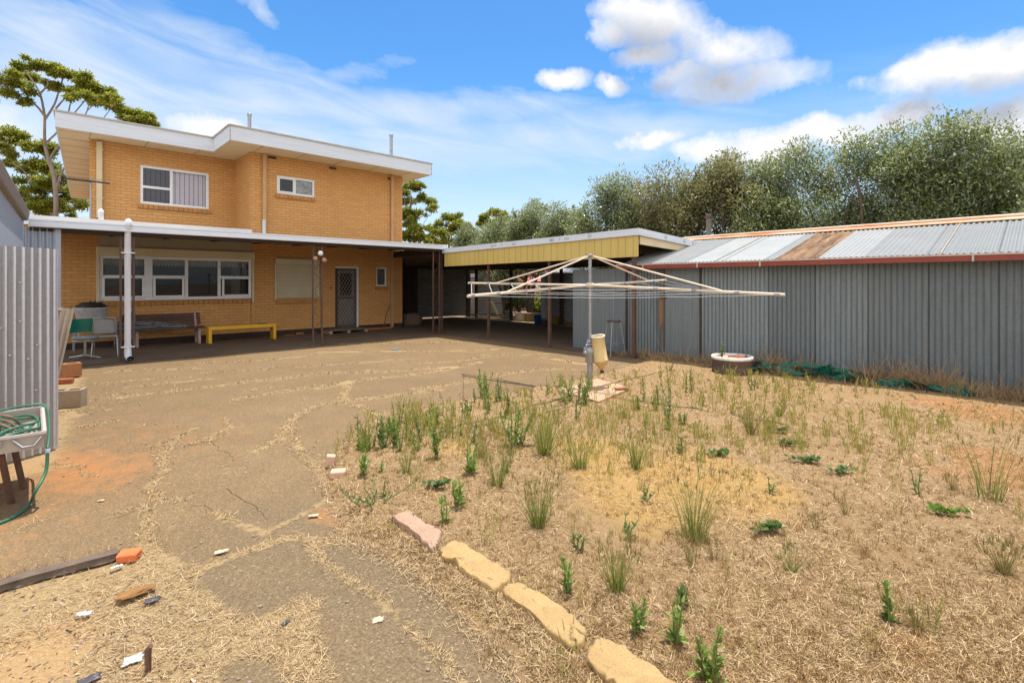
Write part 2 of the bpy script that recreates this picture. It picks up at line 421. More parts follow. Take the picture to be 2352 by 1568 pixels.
def frame_bars(mb, h, y, bars_x=(), bars_z=(), t=.05, d=.06):
    a0, a1, z0, z1 = h
    mb.box(a0,a0+t,y,y+d,z0,z1); mb.box(a1-t,a1,y,y+d,z0,z1); mb.box(a0+t,a1-t,y,y+d,z0,z0+t); mb.box(a0+t,a1-t,y,y+d,z1-t,z1)
    for x in bars_x: mb.box(x-t/2,x+t/2,y+.002,y+d-.002,z0+t,z1-t)
    for (xa,xb,z) in bars_z: mb.box(xa,xb,y+.004,y+d-.004,z-t/2,z+t/2)
def window(h, bw, bx, bz, t, gl=GLASS, sill=True, y=None):
    y = bw+.02 if y is None else y
    f = MB(); frame_bars(f, h, y, bx, bz, t)
    w = f.build('window', WHITE, house, bevel=.006)
    MB().quad((h[0]+.01,y+.04,h[2]+.01),(h[1]-.01,y+.04,h[2]+.01),(h[1]-.01,y+.04,h[3]-.01),(h[0]+.01,y+.04,h[3]-.01)).build('pane', gl, w)
    if sill:
        s = MB(); n = int((h[1]-h[0])/.12)
        for k in range(n+1):
            x = h[0]-.05+k*.12; s.hexa([(x,bw-.06,h[2]-.13),(x+.108,bw-.06,h[2]-.13),(x+.108,bw+.1,h[2]-.11),(x,bw+.1,h[2]-.11)],
                                   [(x,bw-.06,h[2]-.035),(x+.108,bw-.06,h[2]-.035),(x+.108,bw+.1,h[2]-.004),(x,bw+.1,h[2]-.004)])
        s.build('sill', SILLB, w)
    return w
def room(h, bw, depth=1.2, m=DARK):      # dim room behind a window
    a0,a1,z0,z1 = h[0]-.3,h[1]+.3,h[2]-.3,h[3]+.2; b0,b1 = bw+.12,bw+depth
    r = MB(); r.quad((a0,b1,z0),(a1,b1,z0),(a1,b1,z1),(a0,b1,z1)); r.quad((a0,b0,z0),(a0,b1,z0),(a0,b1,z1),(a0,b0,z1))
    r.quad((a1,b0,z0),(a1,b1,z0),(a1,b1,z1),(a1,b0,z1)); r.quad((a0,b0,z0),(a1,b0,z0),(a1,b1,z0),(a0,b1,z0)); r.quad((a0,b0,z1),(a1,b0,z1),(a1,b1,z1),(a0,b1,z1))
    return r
# bedroom window: two small lights beside one tall light, vertical blinds behind
xm = PB(394,430,BR)[0]; zm = PB(357,431,BR)[1]
wb = window(h_up1, BR, (xm,), ((h_up1[0]+.06, xm-.03, zm),), .07)
bl = MB(); x = xm+.03
scr = MB().quad((h_up1[0]+.05,BR+.075,h_up1[2]+.05),(xm-.03,BR+.075,h_up1[2]+.05),(xm-.03,BR+.075,h_up1[3]-.05),(h_up1[0]+.05,BR+.075,h_up1[3]-.05)).build('insect_screen', glass_mat('insect_screen',(.34,.34,.36),.0), wb)
x = h_up1[0]+.03
while x < h_up1[1]-.06:
    bl.hexa([(x,BR+.12,h_up1[2]+.03),(x+.112,BR+.155,h_up1[2]+.03),(x+.112,BR+.158,h_up1[2]+.03),(x,BR+.123,h_up1[2]+.03)],
            [(x,BR+.12,h_up1[3]-.03),(x+.112,BR+.155,h_up1[3]-.03),(x+.112,BR+.158,h_up1[3]-.03),(x,BR+.123,h_up1[3]-.03)]); x += .118
bl.build('blind', BLIND, wb); room(h_up1, BR, .5).build('room', DARK, wb)
# bathroom window: dark sash and frosted light
xm = PB(678,430,0)[0]
wb = window(h_up2, 0, (xm,), (), .065)
f = MB(); frame_bars(f, (h_up2[0]+.06, xm-.03, h_up2[2]+.06, h_up2[3]-.06), .012, (), (), .03, .05); f.build('sash', WHITE, wb)
MB().box(xm+.03, h_up2[1]-.06, .075, .085, h_up2[2]+.06, h_up2[3]-.06).build('frosted_glass', FROST, wb)
room(h_up2, 0, .6).build('room', DARK, wb)
# small toilet window
wb = window(h_wc, 0, (), (), .045, GLASS); MB().box(h_wc[0]+.04,h_wc[1]-.04,.085,.092,h_wc[2]+.04,h_wc[3]-.04).build('frosted_glass', mat('dim_frosted_pane',(.20,.19,.17),(.13,.125,.11),7,.3), wb); room(h_wc, 0, .6).build('room', DARK, wb)
# kitchen window: four bays under a shutter box
X = [PB(px,630,0)[0] for px in (228,335,346,426,430,501,505,577)]
zt, zb = PB(400,600,0)[1], h_big[2]
zm = PB(390,636,0)[1]
hk = (h_big[0], h_big[1], zb, h_big[3]-.16)
wk = window(hk, 0, ((X[1]+X[2])/2, (X[3]+X[4])/2, (X[5]+X[6])/2), ((X[0]+.05,X[1],zm),(X[2],X[3],zm),(X[6],X[7]-.05,zm)), .075, GLASSD, True, -.03)
for (p,q) in ((0,1),(2,3),(6,7)):        # lower awning sashes stand proud
    f = MB(); frame_bars(f, (X[p]+.045, X[q]-.03, zb+.06, zm+.01), -.055, (), (), .055, .03); f.build('sash', WHITE, wk, bevel=.004)
MB().box((X[1]+X[2])/2-.085, (X[1]+X[2])/2+.085, -.045, .03, zb, hk[3]).build('mullion', WHITE, wk, bevel=.004)
c = MB()                                 # scalloped pelmet curtain
n = 44; xs = np.linspace(h_big[0]+.05, h_big[1]-.05, n*6+1)
vv = []; ff = []
for i, x in enumerate(xs):
    y = .16+.018*math.sin(i*1.05); vv += [(x,y,hk[3]-.02),(x,y,hk[3]-.20-.05*abs(math.sin(PI*i/6)))]
    if i: ff.append((2*i-2,2*i-1,2*i+1,2*i))
c.add(vv, ff, True); c.build('pelmet', CURT, wk)
for (xa,xb) in ((X[0]+.05,X[0]+.5),(X[1]-.25,X[1]+.12),(X[6]+.35,X[7]-.05)):
    c = MB(); m = int((xb-xa)/.02); vv = []; ff = []
    for i in range(m+1):
        y = .22+.02*math.sin(i*1.7); vv += [(xa+i*.02,y,hk[2]),(xa+i*.02,y,hk[3]-.02)]
        if i: ff.append((2*i-2,2*i,2*i+1,2*i-1))
    c.add(vv, ff, True); c.build('curtain', MATS.get('grey_curtain') or mat('grey_curtain', (.20,.18,.15),(.14,.12,.10),6,.9), wk)
room(h_big, 0, 1.4).build('room', DARK, wk)
sb = MB().box(h_big[0]-.06, h_big[1]+.06, -.14, .0, hk[3], h_big[3]+.04); sb.box(h_big[0]-.05,h_big[1]+.05,-.15,-.14,hk[3]+.05,hk[3]+.065)
sb = sb.build('shutter_box', CREAM, house, bevel=.015)
MB().box(h_big[0]-.06, h_big[0]-.005, -.07, 0, zb-.06, hk[3]).build('shutter_rail', CREAM, sb); MB().box(h_big[1]+.01, h_big[1]+.06, -.07, 0, zb-.12, hk[3]).build('shutter_rail', CREAM, sb)
MB().box(h_big[0]-.02, h_big[1]+.0, -.03, .0, h_big[3]+.045, 2.92).build('infill_panel', mat('beige_infill_sheet',(.42,.36,.26),(.37,.31,.22),3,.7), house)
# closed roller shutter over the second window
hs = h_shut; r = MB(); z = hs[2]-.02
while z < hs[3]-.14:
    r.hexa([(hs[0],-.035,z),(hs[1],-.035,z),(hs[1],0,z),(hs[0],0,z)],[(hs[0],-.048,z+.036),(hs[1],-.048,z+.036),(hs[1],0,z+.036),(hs[0],0,z+.036)]); z += .04
rs = MB().box(hs[0]-.04, hs[1]+.04, -.12, .0, hs[3]-.14, hs[3]+.03).box(hs[0]-.05,hs[0]-.002,-.06,0,hs[2]-.07,hs[3]-.14).box(hs[1]+.002,hs[1]+.05,-.06,0,hs[2]-.07,hs[3]-.14)
rs = rs.build('roller_shutter', SHUT, house, bevel=.01); r.build('slat', SHUT, rs)
s = MB().box(hs[0]+.0, hs[1]-.02, -.05, 0, hs[2]-.2, hs[2]-.075).build('sill', SILLB, rs)
MB().box(hs[0], hs[1], .05, .06, hs[2], hs[3]).build('room', DARK, rs)
# screen door
d = h_door; dr = MB().box(d[0],d[1],-.01,.09,d[3]-.05,d[3]).box(d[1]-.05,d[1],-.01,.09,d[2],d[3]-.05)
dr = dr.build('door', WHITE, house, bevel=.004, label='white framed back door with diamond grille screen')
MB().box(d[0]+.05,d[1]-.05,.085,.10,d[2]+.0,d[3]-.05).build('leaf', GREYDOOR, dr)
MB().box(d[0],d[0]+.05,-.004,.1,d[2],d[3]-.05).build('jamb', DARKTIM, dr)
MB().box(d[0]+.2,d[1]-.2,.078,.085,d[2]+1.05,d[3]-.22).build('pane', GLASSD, dr); 
s = MB(); frame_bars(s, (d[0]+.055,d[1]-.055,d[2]+.02,d[3]-.05), .035, (), ((d[0]+.1,d[1]-.1,d[2]+.98),), .06, .03)
s.build('screen_frame', mat('brown_screen_frame',(.10,.075,.06),None,5,.5), dr)
s = MB(); a0,a1,z0,z1 = d[0]+.11,d[1]-.11,d[2]+.08,d[3]-.11; st=.105; wd=a1-a0
k = -wd*1.7
while k < (z1-z0)+.01:
    for sg in (1,-1):
        pts = []
        for t in np.linspace(0,1,9):
            zz = z0+k+t*wd*1.7
            if z0 <= zz <= z1: pts.append(((a0+t*wd) if sg > 0 else (a1-t*wd), .05, zz))
        if len(pts) > 1: s.tube(pts, .006, 4, False)
    k += st*1.7
s.build('grille', GRILLE, dr)
s = MB().tube([(d[1]-.13,.03,d[2]+.98),(d[1]-.13,-.01,d[2]+.98),(d[1]-.2,-.01,d[2]+.98)],.009,6).build('handle', GALVP, dr)
MB().box(d[0]-.02,d[1]+.02,-.05,.1,d[2]-.05,d[2]-.002).build('doorstep', PLINTH, dr)
a, z = PB(760,661,0); MB().lathe([(0,.02),(.03,.02),(.035,0)],(a,-.002,z),10,(0,-1,0)).build('tap_plate', BROWNST, house)
# ------------------------------------------------------------------ verandah
ver = ht('verandah', 'flat white edged verandah roof on brown steel posts along the back of the house', 'verandah', -5, -1.5)
VB = -3.06                                # post line
MB().hexa([(-9.72,VB-.05,2.66),(-.30,VB-.05,2.66),(-.30,-.02,2.79),(-9.72,-.02,2.79)],[(-9.72,VB-.05,2.69),(-.30,VB-.05,2.69),(-.30,-.02,2.82),(-9.72,-.02,2.82)]).build('roof', CEIL, ver)
g = MB().box(-9.74, -.45, VB-.20, VB-.05, 2.63, 2.765)
gt = g.build('gutter', WHITEM, ver, bevel=.012)
MB().box(-9.74,-.45,VB-.212,VB-.2,2.745,2.77).build('gutter_bead', WHITEM, gt)
MB().box(-9.72,-.5,VB-.045,VB+.03,2.565,2.655).build('beam', DARKTIM, ver)
for b in (-2.1,-1.1): MB().box(-9.7,-.52,b-.03,b+.03,2.80+.043*b-.055,2.786+.043*b).build('beam', DARKTIM, ver)
j = MB()
for a in np.arange(-9.4,-.5,1.1): j.hexa([(a,VB+.03,2.62),(a+.04,VB+.03,2.62),(a+.04,-.03,2.745),(a,-.03,2.745)],[(a,VB+.03,2.662),(a+.04,VB+.03,2.662),(a+.04,-.03,2.787),(a,-.03,2.787)])
j.build('rafter', DARKTIM, ver)
def twin_post(px, parent, b=VB, gap=.11, w=.038, top=2.57):
    a, _ = PB(px, 780, b)
    for s in (-1,1):
        MB().box(a+s*gap-w/2,a+s*gap+w/2,b-w/2,b+w/2,.0,top).build('post', BROWNST, parent)
    m = MB(); n = 9                       # zigzag lacing between the pair
    for k in range(n):
        z0, z1 = .15+k*.25, .15+(k+1)*.25
        m.tube([(a-gap if k%2 else a+gap,b,z0),(a+gap if k%2 else a-gap,b,z1)],.006,5)
    m.build('lacing', BROWNST, parent)
    return a
a1 = twin_post(292, ver, gap=.105); a2 = twin_post(729, ver, gap=.115); a3 = twin_post(1002, ver, gap=.115)
# white stormwater pipe in front of the first post
dp = MB(); y = VB-.10
dp.tube([(a1,y,.34),(a1,y,2.60),(a1,y-.09,2.72),(a1,y-.10,2.78)], .056, 16)
dp.lathe([(.066,.0),(.068,.06),(.055,.10),(.03,.125),(0,.135)], (a1,y-.10,2.76), 16)
dp.tube([(a1,y,.36),(a1,y,.16),(a1+.01,y-.05,.10),(a1+.03,y-.15,.075)], [.062,.062,.062,.066], 16, False)
p = dp.build('stormwater_pipe', PVC, ver)
MB().lathe([(.052,0),(.05,.03),(0,.03)],(a1+.03,y-.15,.075),14,(-.15,1,.1)).build('pipe_mouth', BLACK, p)
MB().box(a1-.11,a1+.11,y-.062,y+.06,2.20,2.22).build('bracket', PVC, p); MB().box(a1-.11,a1+.11,y-.062,y+.06,.30,.32).build('bracket', PVC, p)
# narrow ribbed sheet closing the left end
ep = ht('side_screen', 'narrow blue grey ribbed steel screen closing the left end of the verandah', 'screen', -9.5, VB-.02)
ZBLUE = metal_sheet('blue_grey_zinc', (.42,.46,.52), (.34,.38,.44), rough=.45, metal=.25)
MB().corr((-9.9,VB-.03,.02),(.53,0,0),(0,0,2.6),(0,-1,0),.098,.016,10).build('sheet', ZBLUE, ep)
MB().box(-9.37,-9.29,VB-.05,VB,.0,2.62).build('edge_trim', ZBLUE, ep)
# three globe lamp on the middle post
a = a2; lt = ht('globe_lamp', 'three round globes clustered near the top of the verandah post', 'lamp', a, VB-.1, 2.3)
MB().tube([(a,VB-.02,2.5),(a,VB-.12,2.42),(a,VB-.12,2.33)],.012,8).build('bracket', BROWNST, lt)
GLB = mat('opal_globe',(.85,.88,.92),None,3,.2); GLP = mat('pink_globe',(.42,.23,.16),(.34,.17,.11),6,.25)
MB().ball((a+.02,VB-.15,2.36),.068).build('globe', GLB, lt, label='white globe')
MB().ball((a-.11,VB-.14,2.22),.064).build('globe', GLP, lt, label='pinkish globe'); MB().ball((a+.12,VB-.14,2.19),.066).build('globe', GLP, lt, label='pinkish globe')

# ------------------------------------------------------------------ carport
cp = ht('carport', 'open carport with deep pale yellow fascia and brown steel posts', 'carport', 2.2, -4)
S0, S1, SA1 = 3.2, -9.35, -10.12          # far end, start of the shed, near end
def zr(a, b): return 2.66 + .085*(-3-b)/7.0 - .052*(a+.45) + (0.0 if b > -3 else 0)
m = MB()
def slab(mb, a0,a1,b0,b1,dz0,dz1):
    mb.hexa([(a0,b0,zr(a0,b0)+dz0),(a1,b0,zr(a1,b0)+dz0),(a1,b1,zr(a1,b1)+dz0),(a0,b1,zr(a0,b1)+dz0)],
            [(a0,b0,zr(a0,b0)+dz1),(a1,b0,zr(a1,b0)+dz1),(a1,b1,zr(a1,b1)+dz1),(a0,b1,zr(a0,b1)+dz1)])
slab(m,-.38,5.35,S1,S0,-.06,-.03); slab(m,-.38,2.3,SA1+.06,S1,-.06,-.03)
m.build('roof', CEIL, cp)
m = MB(); slab(m,-.50,-.38,SA1,-3.13,-.145,.0); slab(m,-.38,2.32,SA1,SA1+.05,-.145,.0)
fs = m; m = MB()
rr = random.Random(3)
for k in range(9):
    b = -4.2-rr.random()*5.6; m.box(-.503,-.499,b,b+.05+rr.random()*.12,zr(-.5,b)-.12+rr.random()*.03,zr(-.5,b)-.02-rr.random()*.03)
for k in range(4):
    a = .3+rr.random()*1.7; z = zr(a,SA1); m.box(a,a+.08+rr.random()*.1,SA1-.003,SA1+.001,z-.12,z-.03)
fs.multi(FASC, [(m, mat('bare_grey_patch',(.48,.50,.52),(.40,.41,.43),12,.6))], 'fascia', cp)
m = MB(); m.hexa([(-.46,SA1+.05,2.155),(-.44,SA1+.05,2.155),(-.44,-3.2,2.11),(-.46,-3.2,2.11)],[(-.46,SA1+.05,zr(-.45,SA1)-.146),(-.44,SA1+.05,zr(-.45,SA1)-.146),(-.44,-3.2,zr(-.45,-3.2)-.146),(-.46,-3.2,zr(-.45,-3.2)-.146)])
yp = m; m = MB()
b = -3.35
while b > SA1+.1:
    t = (b-SA1)/(7.0); m.box(-.464,-.459,b,b+.008,2.16-.04*t,zr(-.45,b)-.15); b -= .19 if int(b*7)%3 else .25
yp.multi(YELL, [(m, mat('yellow_joint',(.36,.26,.08),None,3,.7))], 'yellow_panel', cp)
MB().hexa([(-.36,SA1+.06,2.42),(2.28,SA1+.06,2.32),(2.28,SA1+.10,2.32),(-.36,SA1+.10,2.42)],[(-.36,SA1+.06,zr(-.36,SA1)-.146),(2.28,SA1+.06,zr(2.28,SA1)-.146),(2.28,SA1+.10,zr(2.28,SA1)-.146),(-.36,SA1+.10,zr(-.36,SA1)-.146)]).build('end_beam', CREAM, cp)
MB().box(-.42,-.34,SA1+.12,-3.2,2.16,2.32).build('beam', DARKTIM, cp)
MB().box(-.40,-.365,-3.1,3.2,2.50,2.72).build('flashing', DARKTIM, cp)
for a in (1.4,3.2,5.2): MB().box(a-.04,a+.04,S1,S0,2.19,2.33).build('beam', DARKTIM, cp)
for b in np.arange(-8.4,3.2,1.9): MB().box(-.34,5.3,b-.03,b+.03,2.25,2.36).build('rafter', DARKTIM, cp)
for px, w in ((1014.5,.05),(1122.5,.06),(1262.5,.065),(1456.5,.075)):
    b, _ = PA(px, 790, -.36); MB().box(-.36-w/2,-.36+w/2,b-w/2,b+w/2,0,2.42).build('post', BROWNST, cp)
for px in (1094,1174,1289):
    b, _ = PA(px, 740, 5.15); MB().box(5.10,5.20,b-.05,b+.05,0,2.3).build('post', DARKTIM, cp)

# far end of the carport: roller door lifted slightly off the ground, dark side door, slatted gate
gd = ht('roller_door', 'dim grey roller door at the far end of the carport with a slit of light beneath it', 'roller door', 4.2, 3.0)
DOORG = metal_sheet('dim_roller_door',(.20,.20,.19),(.15,.15,.145),rough=.6,metal=.2,streak=False)
MB().corr((2.55,3.0,.07),(0,0,2.2),(2.75,0,0),(0,-1,0),.11,.012,8).build('curtain', DOORG, gd)
MB().box(2.4,2.55,2.94,3.06,0,2.35).build('jamb', DARKTIM, gd); MB().box(5.3,5.5,2.94,3.06,0,2.35).build('jamb', DARKTIM, gd)
sd = ht('timber_door', 'dark closed door between the house corner and the roller door', 'door', 1.5, 3.05)
MB().box(.75,2.38,3.02,3.10,.02,2.3).build('leaf', DARKTIM, sd)
MB().box(1.0,2.1,2.99,3.02,.3,2.0).build('panel', mat('dark_panel',(.035,.03,.027),None,3,.8), sd)
gt = ht('slatted_gate', 'narrow brown slatted gate beside the house corner with daylight behind', 'gate', .4, 3.0)
m = MB()
for k in range(5): m.box(.05+k*.13,.10+k*.13,2.98,3.01,.15,1.45)
m.build('slat', BROWNST, gt); m = MB()
for z in (.25,.5,1.15,1.38,1.62,1.8,1.95): m.box(.02,.72,3.012,3.04,z,z+.06)
m.build('rail', BROWNST, gt)
p = D(940,732,18.6)
def rock(name, m, c, r, sq, label, cat, seed, group=None, rz=0.0, sub=3, amp=.22, ex=.7):
    import bmesh
    bm = bmesh.new(); bmesh.ops.create_icosphere(bm, subdivisions=sub, radius=1)
    from mathutils import noise
    for v in bm.verts:
        q = v.co.copy(); d = 1+amp*noise.noise(q*1.3+Vector((seed*3.1,0,0)))+amp*.5*noise.noise(q*3.1+Vector((0,seed,0)))
        q = Vector([math.copysign(abs(x)**ex,x) for x in q])*d
        v.co = Vector((q.x*r*sq[0], q.y*r*sq[1], q.z*r*sq[2]))
    me = bpy.data.meshes.new(name); bm.to_mesh(me); bm.free(); me.materials.append(m)
    o = bpy.data.objects.new(name, me); COL.objects.link(o); o.location = c; o.rotation_euler = (0,0,rz)
    return tag(o, label, cat, group)
STUMPM = mat('sawn_log',(.20,.13,.09),(.11,.075,.05),14,.9,bump=.6)
rock('cut_log', STUMPM, (G(946,748).x, G(946,748).y, .22), .36, (1.05,.8,.75), 'short brown cut log lying in shade past the house corner', 'log', 4, amp=.12)

# ------------------------------------------------------------------ corrugated shed on the right
ZINC = metal_sheet('aged_zinc_wall', (.195,.228,.238), (.135,.16,.17), zlo=.08, zhi=1.98, rust_amt=.4, sheet=.762)
ZINCP = metal_sheet('flat_zinc_sheet', (.21,.242,.25), (.155,.178,.188), zlo=.05, rust_amt=.2)
ZROOF = metal_sheet('bright_zinc_roof', (.36,.365,.345), (.30,.305,.285), rust_amt=.22, rough=.5, sheet=.762, metal=.15, streak=False)
RROOF = mat('rusted_roof_sheet',(.30,.175,.085),(.11,.062,.034),1.5,.85,stretch=(.8,6,.8),edge=(.38,.6),fine=.45,fscale=9)
GUTR = mat('brick_red_gutter', (.27,.055,.032), (.20,.038,.024), 3, .45)
RUSTC = mat('rusty_ridge_cap', (.50,.17,.05), (.58,.46,.32), 1.6, .7, stretch=(1,.6,1))
sh = ht('corrugated_shed', 'long grey corrugated iron shed with pale roof and red gutter', 'shed', 2.5, -14)
def s_of(px, a=.1): return PA(px, 700, a)[0]
B0, B1, B2, B3, B4 = s_of(1315), s_of(1441), s_of(1525), s_of(1610), -19.6
m = MB().corr((.1,B3,0),(0,B4-B3,0),(0,0,2.0),(-1,0,0),.076,.008,8)
m.corr((.1,B4,0),(4.9,0,0),(0,0,2.0),(0,-1,0),.076,.009,6); m.corr((5.0,-9.4,0),(0,B4+9.4,0),(0,0,2.0),(1,0,0),.12,.009,4)
m.build('wall', ZINC, sh)
MB().corr((.11,B1+.02,.02),(0,B2-B1-.04,0),(0,0,1.92),(-1,0,0),.076,.010,8).build('door', ZINC, sh, label='corrugated door leaf')
dr = MB().corr((.09,B2-.015,.03),(0,B3-B2+.03,0),(0,0,1.92),(-1,0,0),.30,.006,16,'seam').build('door', ZINCP, sh, label='flat sheet door leaf')
MB().box(.06,.10,B3-.02,B3+.015,.0,1.95).build('frame', DARKTIM, dr); MB().box(.06,.085,B2-.012,B2+.012,.02,1.95).build('frame', mat('rusty_edge',(.22,.13,.08),(.12,.08,.06),9,.8), dr)
MB().box(.04,.075,B2-.06,B2+.07,1.28,1.33).build('hasp', mat('rusty_iron',(.10,.055,.035),(.05,.03,.025),20,.8), dr)
m = MB(); rng2 = random.Random(5)
for k in range(5): m.box(.072,.075,B2+.02+k*.016,B2+.034+k*.016,1.28-.25-rng2.random()*.45,1.29)
m.build('rust_run', mat('rust_stain',(.30,.17,.08),(.22,.12,.06),14,.85), dr)
MB().corr((2.55,-9.42,2.64),(0,B4+9.42,0),(2.6,0,-.66),(.25,0,.97),.076,.010,4).build('back_roof', ZROOF, sh)
RU, RV = Vector((2.62,0,.655)), Vector((.245,0,-.97))*-1
for (b0, b1, mm, lab) in ((-9.40,-12.63,ZROOF,None),(-12.63,-13.32,RROOF,'rusty brown roof sheet with pale patches'),(-13.32,B4,ZROOF,None)):
    MB().corr((-.10,b0,2.015),(0,b1-b0,0),(2.62,0,.66+.02),(-.245,0,.97),.076 if mm is ZROOF else .09,.012,8).build('roof_sheet', mm, sh, label=lab)
m = MB()
for b in (-10.45,-11.55,-14.9,-16.9): m.hexa([(-.10,b,2.028),(-.10,b-.012,2.028),(2.5,b-.012,2.704),(2.5,b,2.704)],[(-.10,b,2.036),(-.10,b-.012,2.036),(2.5,b-.012,2.712),(2.5,b,2.712)])
m.build('lap_joint', mat('lap_rust',(.42,.33,.22),(.5,.46,.38),9,.8), sh)
m = MB().hexa([(2.36,-9.4,2.675),(2.54,-9.4,2.735),(2.54,B4,2.735),(2.36,B4,2.675)][::-1],[(2.36,-9.4,2.685),(2.54,-9.4,2.745),(2.54,B4,2.745),(2.36,B4,2.685)][::-1])
m.tube([(2.54,-9.38,2.75),(2.54,B4,2.75)],.028,8)
m.build('ridge_cap', RUSTC, sh)
m = MB(); m.tube([(2.60,-9.5,2.775),(2.60,B4,2.775)],.022,8); m.build('ridge_rod', mat('pale_ridge',(.55,.54,.50),(.45,.33,.22),2,.6), sh)
g = MB().box(-.22,-.09,B4-.1,-9.35,1.905,1.995); gu = g.build('gutter', GUTR, sh)
MB().box(-.232,-.21,B4-.1,-9.35,1.985,2.01).build('gutter_bead', mat('pale_gutter_bead',(.55,.45,.38),(.48,.36,.30),2,.5), gu)
for px in (1477,1602,1746,2235): 
    b = PA(px, 600, -.22)[0]; MB().box(-.242,-.222,b-.012,b+.012,1.9,2.0).build('bracket', mat('pale_bracket',(.5,.47,.42),None,9,.6) if 'pale_bracket' not in MATS else MATS['pale_bracket'], gu)
# flat sheet screen between carport and shed
sc = ht('sheet_screen', 'flat seamed zinc screen below the near end of the carport', 'screen', .1, -8.5)
MB().corr((.1,B0,.0),(0,B1-B0,0),(0,0,1.93),(-1,0,0),.31,.010,16,'seam').build('sheet', ZINCP, sc)
MB().box(.115,.15,B1,B0,.0,1.91).build('backing', DARKTIM, sc); MB().box(.06,.13,B1-.01,B1+.025,0,1.93).build('edge_post', DARKTIM, sc)
# timber post behind the shed
b, z = PA(1628, 491, 3.4); p = ht('timber_post', 'weathered grey timber post standing behind the shed ridge', 'post', 3.4, b)
MB().box(3.35,3.45,b-.05,b+.05,0,z).build('shaft', mat('grey_timber',(.20,.17,.13),(.13,.11,.09),7,.9,stretch=(1,1,.2)), p); MB().box(3.33,3.47,b-.07,b+.07,z-.12,z-.06).build('collar', BROWNST, p)
# tubular stool by the screen
c = Wl(-.30, PA(1410,780,-.30)[0], 0); st = thing('metal_stool', 'bare metal stool with splayed legs standing by the zinc screen', 'stool', c, .3)
MB().lathe([(0,.735),(.15,.735),(.155,.75),(.15,.765),(0,.765)],(0,0,0),16).build('seat', BROWNST, st)
for sx in (-1,1):
    for sy in (-1,1): MB().tube([(sx*.10,sy*.10,.74),(sx*.19,sy*.19,0)],.011,8).build('leg', GALVP, st)
m = MB(); q=.165; m.tube([(-q,-q,.24),(q,-q,.24),(q,q,.24),(-q,q,.24),(-q,-q,.24)],.008,6); m.build('foot_ring', GALVP, st)

# ------------------------------------------------------------------ left shed, fence, stacked sheets
ls = ht('outbuilding', 'pale blue steel outbuilding with brown edged roof at the left edge', 'outbuilding', -11.5, -6)
LSW = metal_sheet('pale_blue_steel', (.46,.50,.55), (.39,.43,.48), rough=.5, metal=.15)
aw = lambda b: -9.74-.21*(-b-3.42)/5.4
MB().corr((aw(-9.3)-.07,-9.3,0),(aw(-3.2)-aw(-9.3),6.1,0),(0,0,2.74),(1,0,0),.076,.008,8).build('wall', LSW, ls)
MB().box(-13.5,-9.82,-3.21,-3.20,0,2.7).build('end_wall', LSW, ls)
BARGE = mat('brown_grey_barge', (.34,.29,.24), (.27,.22,.18), 3, .6, stretch=(1,1,3))
q0, q1 = aw(-9.3), aw(-3.42); MB().hexa([(q0-.16,-9.3,2.71),(q0,-9.3,2.71),(q1,-3.42,2.71),(q1-.16,-3.42,2.71)],[(q0-.16,-9.3,2.87),(q0+.03,-9.3,2.87),(q1+.03,-3.42,2.87),(q1-.16,-3.42,2.87)]).build('gutter', BARGE, ls, bevel=.02)
MB().hexa([(-13.5,-9.3,3.5),(q0-.02,-9.3,2.875),(q1-.02,-3.42,2.875),(-13.5,-3.42,3.5)],[(-13.5,-9.3,3.54),(q0-.02,-9.3,2.9),(q1-.02,-3.42,2.9),(-13.5,-3.42,3.54)]).build('roof', ROOFZ, ls)
fe = thing('corrugated_fence', 'grey ribbed steel fence panel with bright ridges at the left edge', 'fence', (-4.45,4.4,0))
path = [(-4.84,3.2),(-4.61,4.2),(-4.47,4.65),(-4.42,4.85),(-4.43,4.92),(-4.50,5.0),(-4.6,5.06)]
FENCE = metal_sheet('warm_grey_fence', (.36,.345,.34), (.31,.295,.29), rough=.38, metal=.35)
pts = []; 
for i in range(len(path)-1):
    p, q = Vector((*path[i],0)), Vector((*path[i+1],0)); n = max(2,int((q-p).length/.004))
    pts += [p.lerp(q, k/n) for k in range(n)]
dist = 0; v = []; f = []; fr_ = []
for i, p in enumerate(pts):
    t = (pts[min(i+1,len(pts)-1)]-pts[max(i-1,0)]).normalized(); n = Vector((t.y,-t.x,0))
    if i: dist += (p-pts[i-1]).length
    ph = (dist/.066) % 1.0; h = .016*max(0,1-abs(ph-.5)/.2)**.8
    z1 = 1.93-.005*(p.y-4.4); z0 = .0
    v += [p+n*h+Vector((0,0,z0)), p+n*h+Vector((0,0,z1))]
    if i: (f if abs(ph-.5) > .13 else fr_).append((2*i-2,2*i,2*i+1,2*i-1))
v = [(x.x+4.45,x.y-4.4,x.z) for x in v]
MB().add(v, f, True).build('sheet', FENCE, fe, org=(0,0,0))
MB().add(v, fr_, True).build('ribs', metal_sheet('painted_light_rib', (.62,.61,.64), (.54,.53,.55), rough=.3, metal=.3), fe, org=(0,0,0))  # rib crests coloured lighter to stand in for light on the ridges
m = MB()
for (y,z) in ((4.47,1.2),(4.42,.98),(4.53,.95),(4.60,1.25),(4.66,.9),(4.73,1.02),(4.5,.55),(4.72,.6),(4.46,1.75),(4.6,1.6)):
    x = np.interp(y,[q[1] for q in path[:5]],[q[0] for q in path[:5]]); m.lathe([(.0,.012),(.006,.012),(.008,0)],(x+4.45+.010,y-4.4,z),8,(1,-.1,0))
m.build('screw', mat('rusted_screw',(.42,.36,.25),None,9,.6), fe)
lst = thing('sheet_stack', 'leaning stack of beige ribbed steel sheets beside the fence', 'steel sheets', G(123,925), 0)
BEIGES = metal_sheet('beige_steel_sheet', (.66,.57,.45), (.58,.49,.38), rough=.45, metal=.1, zlo=.0)
o = G(123,925)
